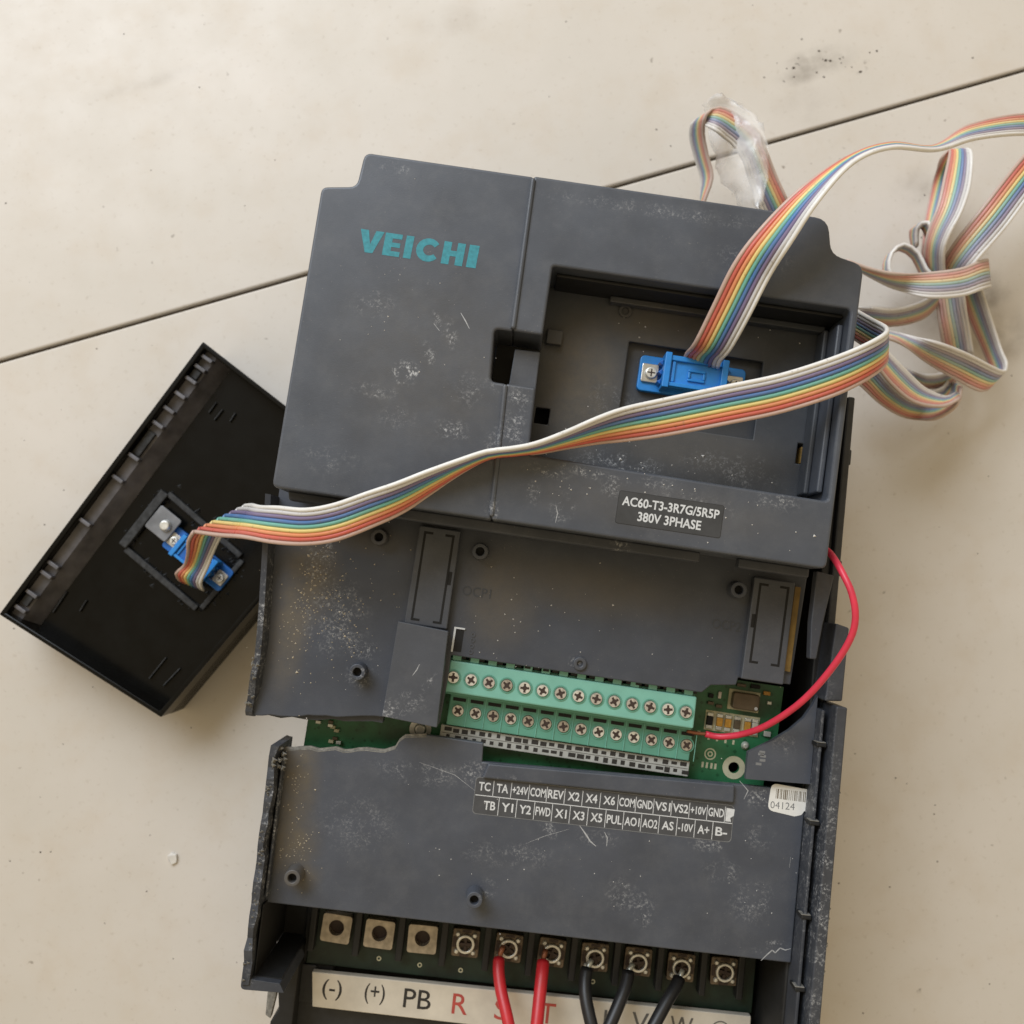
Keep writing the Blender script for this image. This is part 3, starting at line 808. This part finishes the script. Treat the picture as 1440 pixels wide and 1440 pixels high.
# barcode sticker, torn at one corner
def Ls(px, py): return L(px, py, 72)
st = MB().prism(fillet([Ls(1085,1101), Ls(1152,1113), Ls(1148,1150), Ls(1141,1153), Ls(1136,1145), Ls(1131,1140), Ls(1127,1146), Ls(1117,1148), Ls(1079,1139)], [2,2,.8,.5,.3,.3,.5,.3,2]), 72.001, 72.1).build('barcode_sticker', M['paper'], plate, FL)
st['label'] = 'small white barcode sticker with a torn corner'
x = 89.6
while x < 99.4:
    w = rng.choice((.16,.16,.3,.45))
    MB().box(x, x+w, -57.6-(x-89)*.02, -54.6, 72.101, 72.12).build('barcode_bar', M['barcode'], st, FL)
    x += w + rng.choice((.18,.25,.4))
move(text_mb('04124', 2.2, 7.6, -.004), 92.0, -59.6, 72.06, .02).build('lettering', M['grey_print'], st, FL)

# --- power terminals
pt = MB().box(-55.5, 96.5, -135.2, -108.2, 26.01, 41.5).build('power_terminal', M['pcb_dark'], root, FL, bevel=.3)
for i in range(11):
    x = -46.1 - 7.3 + i*14.6
    if i in (0, 10): x += (-.6, -2)[i == 10]
    MB().box(x-1.1, x+1.1, -129.5, -109, 41.501, 46.5).build('divider', M['inner'], pt, FL, bevel=.4)
rough_me = None
for i in range(10):
    x, y = -46.1 + i*14.6, -121.6 + rng.uniform(-.3,.3)
    f = FL @ Matrix.Translation((x*MM, y*MM, 41.502*MM)) @ Matrix.Rotation(rng.uniform(-.06,.06), 4, 'Z')
    if i < 3:
        p = MB().prism(rrect(-4.9,4.9,-4.6,4.6,.9), 0, 4.0, [[(2.6*math.cos(-k*math.pi/10), .3+2.6*math.sin(-k*math.pi/10)) for k in range(20)]]).build('power_screw', M['tin'], pt, f, bevel=.25)
        MB().cyl(0,.3, 2.7, .001, 1.0, 20).build('screw_hole', M['slot'], p, f)
    else:
        p = MB().prism(rrect(-4.6,4.6,-4.6,4.6,.8), 0, 3.0).build('power_screw', M['tin_dirty'], pt, f, bevel=.3)
        MB().ring(0,0, 3.1, 2.2, 3.001, 4.6, 20).build('screw_head', M['screw'], p, f, bevel=.3)
        a = rng.uniform(-.6,.6)
        g = f @ Matrix.Rotation(a, 4, 'Z')
        MB().box(-2.1,2.1,-.5,.5,3.001,4.3).box(-.5,.5,-2.1,-.51,3.001,4.3).box(-.5,.5,.51,2.1,3.001,4.3).build('screw_cross', M['slot'], p, g, bevel=.1)
        for k in range(4):
            q = math.pi/4 + k*math.pi/2
            cx, cy_ = 4.0*math.cos(q), 4.0*math.sin(q)
            MB().cyl(cx, cy_, .95, 3.001, 3.9, 10, .6).build('washer_tooth', M['screw'], p, f, bevel=.2)
        MB().box(-4.3,-3.2,-1.6,1.9,3.001,3.2).box(3.3,4.2,-1.7,1.2,3.001,3.2).box(-1.5,1.6,3.5,4.3,3.001,3.2).box(-1.7,1.4,-4.4,-3.5,3.001,3.2).build('washer_dirt', M['slot'], p, f)
for x, y in ((-31,-131),(-17,-131.6),(-3,-131.8),(42,-130.6),(70,-130.4)):
    MB().ring(x, y, .8, .45, 41.501, 41.6, 12).build('board_mark', M['cream'], pt, FL)
ws = MB().prism([(-52.4,-136.1),(95.2,-134.4),(95.6,-147.4),(-50.9,-147.4)], 43, 46).build('power_label', M['strip'], root, FL, bevel=.3)
ws['label'] = 'off-white strip printed with the power terminal letters'
for s, px, py, m, h, w in (('(-)',467,1392,'ink',6.6,6.6),('(+)',527,1398,'ink',6.6,6.8),('PB',587,1405,'ink',6.2,9.2),('R',647,1412,'red_ink',6.6,5.2),('S',706,1420,'red_ink',6.6,5.0),('T',770,1425,'red_ink',6.6,5.2),
                     ('U',842,1433,'grey_ink',6.4,5.2),('V',900,1438,'grey_ink',6.4,5.6),('W',958,1444,'grey_ink',6.4,7.6)):
    x, y = L(px, py, 46)
    move(text_mb(s, h, w, .004), x, y, 46.0).build('lettering', M[m], ws, FL)
gx, gy = L(1013, 1450, 46)
MB().ring(gx, gy, 3.3, 2.9, 46.001, 46.06).box(gx-1.7,gx+1.7,gy-.6,gy-.2,46.001,46.06).box(gx-.2,gx+.2,gy-.19,gy+1.8,46.001,46.06).build('earth_symbol', M['grey_ink'], ws, FL)
MB().box(-57.4, 96, -172, -148, 26.01, 40).box(-57.4, -51.6, -147.9, -135.4, 26.01, 42).build('lower_tub', M['chassis'], root, FL, bevel=.5)
MB().prism([(-58.6,-127.4),(-56.4,-127.4),(-56.2,-172),(-65,-172),(-63.5,-152),(-61.2,-148),(-62.4,-141),(-60.2,-135)], 30, 50).build('torn_side', M['inner'], root, FL, bevel=.4)
MB().prism([(-65.6,-142.5),(-63.1,-139.4),(-62.6,-143),(-63.6,-151),(-65.4,-150)], 47, 50.2).build('torn_chip', M['torn'], root, FL, bevel=.3)

# thin white scratches
def scratch(parent, fr, conv, z, pts, w):
    p = [Vector(conv(px, py, z)) for px, py in pts]; mb = MB()
    for i in range(len(p)-1):
        d = (p[i+1]-p[i]).normalized(); nv = Vector((-d.y, d.x))
        w0, w1 = w*(.4 if i == 0 else 1), w*(.4 if i == len(p)-2 else 1)
        mb.add([(*(p[i]+nv*w0), z+.012), (*(p[i]-nv*w0), z+.012), (*(p[i+1]-nv*w1), z+.012), (*(p[i+1]+nv*w1), z+.012)], [(0,1,2,3)])
    mb.build('scratch_mark', M['scratch'], parent, fr)
for pts, w in (([(1070,1351),(1078,1343),(1086,1336),(1090,1340),(1097,1333),(1104,1336),(1112,1334)],.16),([(815,1161),(823,1172),(830,1183),(838,1190)],.22),([(850,1170),(854,1178),(853,1190)],.16),
               ([(740,1186),(765,1176),(800,1166)],.06),([(1040,1098),(1052,1112),(1046,1124)],.14),([(590,1072),(640,1090),(668,1112)],.07),([(1112,1205),(1110,1220)],.1)):
    scratch(plate, FL, L, 72, pts, w)
for pts, w in (([(782,712),(784,722),(781,735)],.12),([(610,455),(618,465)],.14),([(648,440),(655,452),(660,462)],.16)):
    scratch(cover, FU, U, 105.0 if pts[0][0] > 700 else 104.3, pts, w)
scratch(lb, FU, U, 82.5, [(580,950),(586,942),(590,934)], .15)

# crumbs of plaster and dirt on the drive
def crumbs(name, fr, parent, spots, mat, z, seed, rmin=.1, rmax=.34):
    r_ = random.Random(seed); mb = MB()
    for (cx, cy, sx, sy, n) in spots:
        for _ in range(n):
            x, y, r = r_.gauss(cx, sx), r_.gauss(cy, sy), r_.uniform(rmin, rmax)*(1.6 if r_.random() < .08 else 1)
            a = r_.uniform(0, 6.28)
            mb.add([(x+r*math.cos(a+k*2.09)*(1+.3*(k==1)), y+r*math.sin(a+k*2.09), z) for k in range(3)] + [(x, y, z+r*.9)], [(0,1,3),(1,2,3),(2,0,3)])
    o = mb.build(name, M[mat], parent, fr)
    o['kind'] = 'stuff'
    return o
crumbs('dirt_crumbs', FU, shelf, [(11,-125,3,9,90),(8,-140,3.2,8,80),(19,-134,6,8,70),(25,-142,5,4,34),(14,-150,8,8,22),(30,-125,10,12,18)], 'crumb', 76.01, 3)
crumbs('dirt_crumbs', FU, shelf, [(85,-125,26,10,16),(68,-132,6,6,14),(28,-130,12,16,14),(110,-135,20,6,10)], 'crumb_white', 76.01, 5, .1, .28)
crumbs('dirt_crumbs', FL, plate, [(-60.5,-72,1.6,8,34),(-58.5,-92,3.5,4,60),(-57,-84,3,5,20)], 'crumb', 72.01, 7, .08, .26)
crumbs('dirt_crumbs', FL, plate, [(30,-85,30,10,24),(85,-75,8,14,18),(-20,-75,20,10,10)], 'crumb_white', 72.01, 8, .08, .24)
crumbs('dirt_crumbs', FU, rfo, [(92,-72,10,7,20),(130,-33,12,2,8),(100,-34,10,4,6),(120,-76,16,4,20)], 'crumb_white', 84.01, 9, .1, .35)
crumbs('dirt_crumbs', FU, cover, [(85,-91,8,4,16),(112,-86,14,1.5,14),(145,-90,9,4,8)], 'crumb_white', 105.01, 11, .08, .3)
crumbs('dirt_crumbs', FU, cover, [(33,-60,14,14,20),(30,-30,16,10,6)], 'crumb_white', 104.31, 12, .07, .2)

# ------------------------------------------------------------------ the black keypad tray on the floor
A, B, C_, D = bp(285,480,26), bp(-2,864,26), bp(226,1009,26), bp(519,662,26)
tc_ = (A+B+C_+D)/4
ang_t = math.atan2(A.y-B.y, A.x-B.x)
tray = empty('keypad_tray', tc_.x, tc_.y, 0)
FK = Matrix.Translation((tc_.x*MM, tc_.y*MM, 0)) @ Matrix.Rotation(ang_t, 4, 'Z')
FKi = FK.inverted()
def K(w):
    p = FKi @ (w*MM); return Vector((p.x/MM, p.y/MM))
a, b, c, d = K(A), K(B), K(C_), K(D)          # a-b is the ribbed upper left side
tag(tray, 'black plastic keypad tray lying open side up beside the inverter, ribbon plugged in', 'tray')
def inset(q, m):
    out = []
    n = len(q)
    for i in range(n):
        p, pr, nx = q[i], q[i-1], q[(i+1) % n]
        e1, e2 = (p-pr).normalized(), (nx-p).normalized()
        n1, n2 = Vector((-e1.y, e1.x)), Vector((-e2.y, e2.x))
        m1, m2 = m[i-1], m[i]
        # intersection of the two offset lines
        p1, p2 = p+n1*m1, p+n2*m2
        den = e1.x*e2.y-e1.y*e2.x
        t = ((p2.x-p1.x)*e2.y-(p2.y-p1.y)*e2.x)/den
        out.append(p1+e1*t)
    return out
quad = [a, b, c, d]
if sum(quad[i].x*quad[(i+1)%4].y-quad[(i+1)%4].x*quad[i].y for i in range(4)) < 0: raise RuntimeError('tray winding')
inn = inset(quad, [2.0, 1.8, 1.8, 1.8])
body = MB().prism([tuple(p) for p in quad], 0.5, 26, [[tuple(p) for p in inn]]).build('tray_wall', M['tray'], tray, FK, bevel=.5)
MB().prism([tuple(p) for p in quad], 0.2, 15).build('tray_floor', M['tray'], tray, FK)
# ribbed shelf and sloping inner wall along the upper left side
i1 = inset(quad, [2.1, 1.85, 1.85, 1.85]); i2 = inset(quad, [6.4, 1.85, 1.85, 1.85]); i3 = inset(quad, [11.0, 1.85, 1.85, 1.85])
sl = MB()
sl.add([(*i1[0],15.01),(*i1[1],15.01),(*i1[1],22),(*i1[0],22),(*i2[1],21.5),(*i2[0],21.5),(*i3[1],15.01),(*i3[0],15.01)], [(3,2,4,5),(5,4,6,7)])
slope = sl.build('sloping_wall', M['tray_wall'], tray, FK)
e = (a-b).normalized(); nn = Vector((-e.y, e.x))
if nn.dot(c-b) < 0: nn = -nn
Ln = (a-b).length
for t in (.045, .10, .17, .205, .36, .52, .60, .72, .775, .83, .885, .93, .965):
    p0 = b + e*(Ln*t) + nn*2.1; w = .7
    q = [p0 - e*w, p0 + e*w, p0 + e*w + nn*4.8, p0 - e*w + nn*4.8]
    MB().prism([tuple(x) for x in q], 21, 24.6).build('hinge_rib', M['tray_wall'], tray, FK, bevel=.3)
for t0, t1 in ((.05,.10),(.885,.93),(.60,.70)):
    p0 = b + e*(Ln*t0+1) + nn*2.4; p1 = b + e*(Ln*t1-1) + nn*2.4
    MB().prism([tuple(x) for x in (p0, p1, p1+nn*3.2, p0+nn*3.2)], 21.6, 23.2).build('hinge_pad', M['tray_rough'], tray, FK, bevel=.3)
# connector well in the tray floor
def Kp(px, py, z): return K(bp(px, py, z))
def ridge(p, q, w, z0, z1, m='tray_rough'):
    p, q = Kp(*p, 17), Kp(*q, 17); dd = (q-p).normalized(); nv = Vector((-dd.y, dd.x))*w/2
    MB().prism([tuple(p+nv), tuple(p-nv), tuple(q-nv), tuple(q+nv)], z0, z1).build('well_ridge', M[m], tray, FK, bevel=.4)
for p, q, w, z1 in (((232,692),(172,768),3.4,17.6),((236,694),(338,782),2.2,17.0),((176,772),(276,856),2.4,17.0),((282,856),(340,788),2.0,16.6)):
    ridge(p, q, w, 15.001, z1)
rw = random.Random(6); rough = MB()
for k in range(160):
    f = rw.random(); e_ = rw.choice((((232,692),(172,768)),((236,694),(338,782)),((176,772),(276,856)),((282,856),(340,788))))
    px, py = [e_[0][q]*(1-f)+e_[1][q]*f + rw.gauss(0, 7) for q in (0, 1)]
    p = Kp(px, py, 17); r = rw.uniform(.4, 1.5)
    rough.add([(p.x+r, p.y, 15.0), (p.x-.6*r, p.y+.8*r, 15.0), (p.x-.5*r, p.y-.9*r, 15.0), (p.x, p.y, 15.0+r*rw.uniform(.5, 1.1))], [(0,1,3),(1,2,3),(2,0,3)])
rough.build('glue_lumps', M['tray_rough'], tray, FK)['kind'] = 'stuff'
for p, q in (((303,565),(292,580)),((72,862),(92,832)),((110,860),(120,844)),((208,955),(232,925)),((228,965),(252,940)),((300,590),(312,575)),((330,580),(322,592))):
    ridge(p, q, .5, 15.001, 16.2, 'tray_rough')
cc = Kp(277, 786, 18)
cd = (Kp(318,815,12)-Kp(236,748,12))
connector(body, FK @ Matrix.Translation((cc.x*MM, cc.y*MM, 15.02*MM)) @ Matrix.Rotation(math.atan2(cd.y, cd.x), 4, 'Z') @ Matrix.Scale(.84, 4), 0, 0, 0, 0, dark=True)
for (px, py) in ((232,738),):
    q = Kp(px, py, 19)
    fm = FK @ Matrix.Translation((q.x*MM, q.y*MM, 18.4*MM)) @ Matrix.Rotation(math.atan2(cd.y, cd.x), 4, 'Z')
    pl = MB().prism(rrect(-5.6,4.2,-5.0,5.0,.8), 0, 1.2).build('metal_flange', M['dull_steel'], body, fm, bevel=.2)
    MB().cyl(0.6,0, 2.3, 1.201, 3.0, 20, 1.7).build('screw', M['screw'], pl, fm, bevel=.3)

# ------------------------------------------------------------------ the rainbow ribbon cable
W = 11.7
cable = empty('ribbon_cable', bp(1000,500,0).x, bp(1000,500,0).y, 0)
tag(cable, 'nine-wire rainbow ribbon cable joining the drive and the black tray, coiled at the right', 'cable')
def node(bx, by, wx, wy, z, s=1, keep=False):
    pb, pw = bp(bx, by, z), bp(wx, wy, z)
    h = (pw-pb).length
    if not keep and h < W:
        # tilt the strip about its middle until its true width is W while both edges stay on their sight lines
        f = lambda q: (bp(wx, wy, z+s*q/2) - bp(bx, by, z-s*q/2)).length - W
        lo, hi = 0.0, W*1.6
        for _ in range(40):
            m_ = (lo+hi)/2
            if f(m_) < 0: lo = m_
            else: hi = m_
        pb, pw = bp(bx, by, z-s*lo/2), bp(wx, wy, z+s*lo/2)
    c, d = (pb+pw)/2, pw-pb
    if not keep and h >= W: d *= W/h
    return (*c, *d)
paths = []
# from the drive's connector up, over the edge and out of frame, back in and round the knot
paths.append([node(960,508,1012,517,88), node(963,497,1016,506,92.5,1), node(975,482,1030,490,99,1), node(1000,430,1056,445,106), node(1028,372,1086,388,112), node(1062,328,1114,342,117), node(1122,268,1152,283,121,1),
    node(1190,222,1200,229,121,1), node(1250,202,1253,208,117,1), node(1312,206,1317,211,106,1), node(1362,176,1372,196,92,1), node(1440,160,1440,190,78,1), node(1500,170,1498,198,60,1), node(1540,200,1520,215,44,1)])
paths.append([node(1500,150,1530,190,26), node(1470,185,1500,222,30), node(1432,222,1462,262,34), node(1380,290,1415,322,36), node(1338,345,1374,368,34), node(1318,385,1356,393,26), node(1316,425,1358,423,22),
    node(1320,460,1364,462,20), node(1326,492,1370,498,17)])
# the fold at the far right and the band back to the left
paths.append([node(1345,405,1380,402,10), node(1362,450,1392,440,12), node(1385,500,1408,490,14), node(1396,535,1416,510,18), node(1378,551,1410,520,24), node(1338,531,1362,497,32), node(1300,508,1316,480,36), node(1255,478,1268,470,38,-1), node(1205,470,1215,460,36,-1)])
# upright loop under the overhanging ribbon
paths.append([node(1296,372,1312,378,10), node(1300,318,1318,322,12), node(1313,255,1334,256,14), node(1322,225,1345,218,22,-1), node(1335,212,1366,212,32), node(1327,250,1366,256,36), node(1318,290,1354,296,38), node(1305,325,1336,330,36), node(1300,352,1328,356,32), node(1300,395,1330,396,22)])
# band wrapped round the knot
paths.append([node(1190,366,1195,372,46,-1), node(1225,378,1222,388,44,-1), node(1260,384,1258,406,42,-1), node(1305,383,1304,419,41), node(1350,377,1352,417,40), node(1378,366,1382,407,36), node(1388,364,1392,404,27), node(1378,372,1382,408,17), node(1330,385,1330,420,9)])
# small curl beside the knot
paths.append([node(1308,399,1317,391,22), node(1294,385,1303,377,22), node(1283,363,1292,355,22), node(1263,351,1272,343,22), node(1246,363,1255,355,22), node(1242,385,1251,377,22), node(1251,404,1260,396,22)])
paths.append([node(1284,352,1290,345,12), node(1280,325,1292,320,16), node(1296,320,1306,312,22), node(1306,345,1316,338,22), node(1312,378,1322,372,18)])
# band passing under the cover edge
paths.append([node(1195,452,1188,432,30,-1), node(1225,457,1222,431,31), node(1262,458,1258,434,30), node(1298,448,1296,424,28), node(1318,430,1318,408,22)])
# hanging coils below
paths.append([node(1185,520,1205,490,34), node(1212,545,1232,510,32), node(1240,570,1258,540,29), node(1275,588,1285,560,26), node(1315,590,1316,568,24,-1), node(1346,570,1336,555,22,-1), node(1352,545,1340,538,20,-1)])
paths.append([node(1225,505,1244,490,46,-1), node(1252,540,1272,518,42,-1), node(1285,566,1300,545,38,-1), node(1325,572,1330,558,34,-1), node(1350,560,1345,552,30,-1)])
paths.append([node(1200,535,1222,515,24), node(1238,560,1250,535,20), node(1280,575,1288,552,18), node(1330,560,1325,545,16), node(1345,530,1332,528,14)])
paths.append([node(1265,525,1268,515,20,-1), node(1300,545,1304,527,20), node(1335,540,1333,522,20), node(1352,520,1345,512,18)])
# across the cover to the tray
G = [node(1190,470,1192,428,66), node(1222,492,1224,446,84), node(1246,506,1247,460,99), node(1232,526,1234,474,109), node(1180,555,1180,498,111), node(1100,581,1100,524,110), node(1020,598,1020,541,109.5), node(935,614,935,559,109), node(880,621,878,572,109), node(843,624,840,586,109,1),
     node(800,630,796,606,109,1), node(758,637,752,623,109.5,1), node(722,641,716,630,109.5,1), node(690,645,684,634,109,1), node(652,664,640,648,109,1), node(610,693,596,663,108.5,1), node(568,721,556,678,108), node(524,742,516,691,108), node(474,761,470,707,107), node(430,767,430,714,104),
     node(385,765,392,711,97), node(340,759,368,709,84), node(306,755,357,708,68,1,True), node(270,750,349,709,52,1,True)]
paths.append(G)
paths.append([node(268,750,349,709,50,1,True), node(262,762,322,738,46,1,True), node(262,778,306,766,40,1,True), node(258,795,294,796,32,1), node(246,806,284,820,27,1), node(252,816,288,830,22,1)])
# tangle behind the top edge of the drive
paths.append([node(1122,310,1080,318,26), node(1110,284,1068,292,30), node(1094,250,1054,258,33), node(1080,215,1044,226,36), node(1068,185,1030,205,38), node(1040,162,1018,195,40), node(1012,150,1002,182,42), node(994,160,976,172,38,-1), node(990,188,970,190,32,-1), node(996,220,976,218,28,-1), node(1002,250,986,250,26,-1), node(990,285,986,275,24,-1), node(985,310,990,300,22,-1)])
mbs = [MB() for _ in RIB]
for ctrl in paths:
    s = spline(ctrl, 2.2)
    lines = [[] for _ in RIB]
    for i, q in enumerate(s):
        c = Vector(q[:3]); dv = Vector(q[3:])
        for k in range(9):
            lines[k].append(c + dv*((k-4)/9.0))
    for k in range(9):
        # wire radius follows the local pitch
        rad = [max(.35, (Vector(q[3:]).length/9.0)*.53) for q in s]
        rr_ = lambda t, rad=rad: min(.72, rad[min(len(rad)-1, int(t*(len(rad)-1)+.5))])
        mbs[k].tube(lines[k], rr_, 8, Vector((0.01,0.02,1)))
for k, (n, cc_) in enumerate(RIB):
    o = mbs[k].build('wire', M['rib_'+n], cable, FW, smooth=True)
    o['label'] = n + ' insulated wire of the ribbon cable'

# clear film wrapped round the tangle behind the drive
def film_material():
    t = NT('clear_plastic_film', .12)
    t.colour((.95,.94,.93,1))
    tr = t.n.new('ShaderNodeBsdfTransparent'); mx = t.n.new('ShaderNodeMixShader')
    t.l.new(t.remap(t.noise(90, 3), .3, .7, .12, .5), mx.inputs[0])
    t.l.new(tr.outputs[0], mx.inputs[1]); t.l.new(t.b.outputs[0], mx.inputs[2])
    t.l.new(mx.outputs[0], t.n['Material Output'].inputs['Surface'])
    return t.m
fm_ = MB(); rows = []
fl_ctrl = [((1076,318),(1046,322)), ((1066,296),(1040,300)), ((1080,250),(1018,262)), ((1080,215),(1005,235)), ((1074,180),(998,200)), ((1050,155),(994,165)), ((1020,142),(985,150))]
nu, nv_ = 26, 10
cs = [(*bp(*p, 40), *bp(*q, 26)) for p, q in fl_ctrl]
sp = []
for i in range(nu):
    t = i/(nu-1)*(len(cs)-1); k = min(int(t), len(cs)-2); f = t-k
    sp.append([cs[k][j]*(1-f)+cs[k+1][j]*f for j in range(6)])
for i, q in enumerate(sp):
    p0, p1 = Vector(q[:3]), Vector(q[3:])
    for j in range(nv_):
        f = j/(nv_-1)
        p = p0.lerp(p1, f)
        p.z += 6*math.sin(f*math.pi) + 5.0*abs(noise.noise(Vector((i*.33+j*.5, j*.8, 1.3)))) + 2.0*abs(noise.noise(Vector((i*.9, j*.4-i*.6, 4.3))))
        p.x += 1.6*noise.noise(Vector((i*.5, j*.5, 7.1)))
        fm_.v.append(tuple(p))
for i in range(nu-1):
    for j in range(nv_-1):
        q0 = i*nv_+j
        fm_.f.append((q0, q0+1, q0+nv_+1, q0+nv_))
film = fm_.build('plastic_film', film_material(), None, FW, smooth=True)
md = film.modifiers.new('thickness', 'SOLIDIFY'); md.thickness = .08*MM
tag(film, 'crumpled clear plastic film wrapped round the ribbon behind the drive', 'plastic film')

# ------------------------------------------------------------------ loose wires
def wire(name, pts, r, mat, label, cat='wire', group=None, end=None):
    o = empty(name, *bp(pts[0][0], pts[0][1], pts[0][2])[:2], 0)
    s = spline([tuple(bp(*p)) for p in pts], 1.5)
    MB().tube(s, r, 14).build('insulation', M[mat], o, FW, smooth=True)
    if end: MB().tube(spline([tuple(bp(*p)) for p in end[0]], 1.0), end[1], 8).build('bare_end', M[end[2]], o, FW, smooth=True)
    tag(o, label, cat, group)
    return o
wire('control_wire', [(992,1032,67.5),(1012,1036,68),(1045,1032,72),(1082,1018,80),(1128,986,90),(1168,942,97),(1195,900,101),(1203,868,103),(1198,835,103),(1186,808,101),(1174,787,97),(1164,775,90),(1150,765,82)], 1.02, 'red_wire',
     'thin red wire looping from the green terminal strip out past the right edge', 'wire', None, ([(966,1028,67.9),(980,1031,67.8),(994,1032,67.6)], .6, 'copper'))
wire('power_cable', [(702,1348,49),(701,1362,51),(704,1390,54),(712,1425,58),(722,1470,62)], 1.95, 'red_cable', 'red power cable from the terminal above the letter S', 'cable', 'power cables', ([(708,1330,48),(704,1340,49),(702,1350,49)], .9, 'copper'))
wire('power_cable', [(764,1352,49),(762,1372,52),(759,1400,55),(755,1440,59),(750,1480,62)], 2.1, 'red_cable', 'red power cable from the terminal above the letter T', 'cable', 'power cables', ([(768,1335,48),(765,1345,49),(764,1354,49)], .9, 'copper'))
wire('power_cable', [(826,1362,49),(823,1378,51),(824,1405,54),(834,1450,58),(845,1490,60)], 2.1, 'black_cable', 'black power cable next to the red ones, bending right at the frame edge', 'cable', 'power cables', ([(832,1350,48),(828,1358,49),(826,1364,49)], .9, 'solder'))
wire('power_cable', [(884,1366,49),(881,1382,51),(873,1405,54),(856,1445,58),(840,1480,60)], 2.1, 'black_cable', 'middle black power cable slanting down to the left', 'cable', 'power cables', ([(890,1356,48),(886,1362,49),(884,1368,49)], .9, 'solder'))
wire('power_cable', [(955,1376,49),(950,1388,51),(938,1408,54),(918,1445,58),(900,1480,60)], 2.1, 'black_cable', 'rightmost black power cable slanting down to the left', 'cable', 'power cables', ([(960,1364,48),(957,1372,49),(955,1378,49)], .9, 'solder'))

# ------------------------------------------------------------------ a chip of plaster and grit on the floor
def chip(name, px, py, r, mat, label, seed):
    r_ = random.Random(seed); w = bp(px, py, 0); mb = MB()
    n = 7
    pts = [(w.x + r*r_.uniform(.6,1.1)*math.cos(i*6.283/n), w.y + 1.3*r*r_.uniform(.6,1.1)*math.sin(i*6.283/n)) for i in range(n)]
    mb.prism(pts, 0.02, r*.6, dz=lambda x, y: r_.uniform(-.25,.1)*r)
    o = mb.build(name, M[mat], None, FW @ Matrix.Identity(4), bevel=.2)
    tag(o, label, 'debris')
    return o
chip('plaster_chip', 244, 1207, 2.3, 'crumb_white', 'small white plaster chip on the tiles left of the drive', 1)

gr_ = random.Random(21); gm = MB()
for k in range(170):
    px, py = gr_.uniform(-40, 1480), gr_.uniform(-40, 1480)
    if k < 26: px, py = gr_.gauss(1150, 36), gr_.gauss(92, 12)
    w = bp(px, py, 0); r = gr_.uniform(.12, .38)*(1.7 if k < 20 else 1)
    a = gr_.uniform(0, 6.28)
    gm.add([(w.x+r*math.cos(a+q*1.57)*(1+.5*(q % 2)), w.y+r*math.sin(a+q*1.57), .01) for q in range(4)] + [(w.x, w.y, r*.8)], [(0,1,4),(1,2,4),(2,3,4),(3,0,4)])
grit = gm.build('floor_grit', plain('dark_grit', (74, 66, 56), .9, var=.4, scale=900))
grit['kind'] = 'stuff'
tag(grit, 'scattered dark grit grains lying on the cream floor tiles', 'grit')
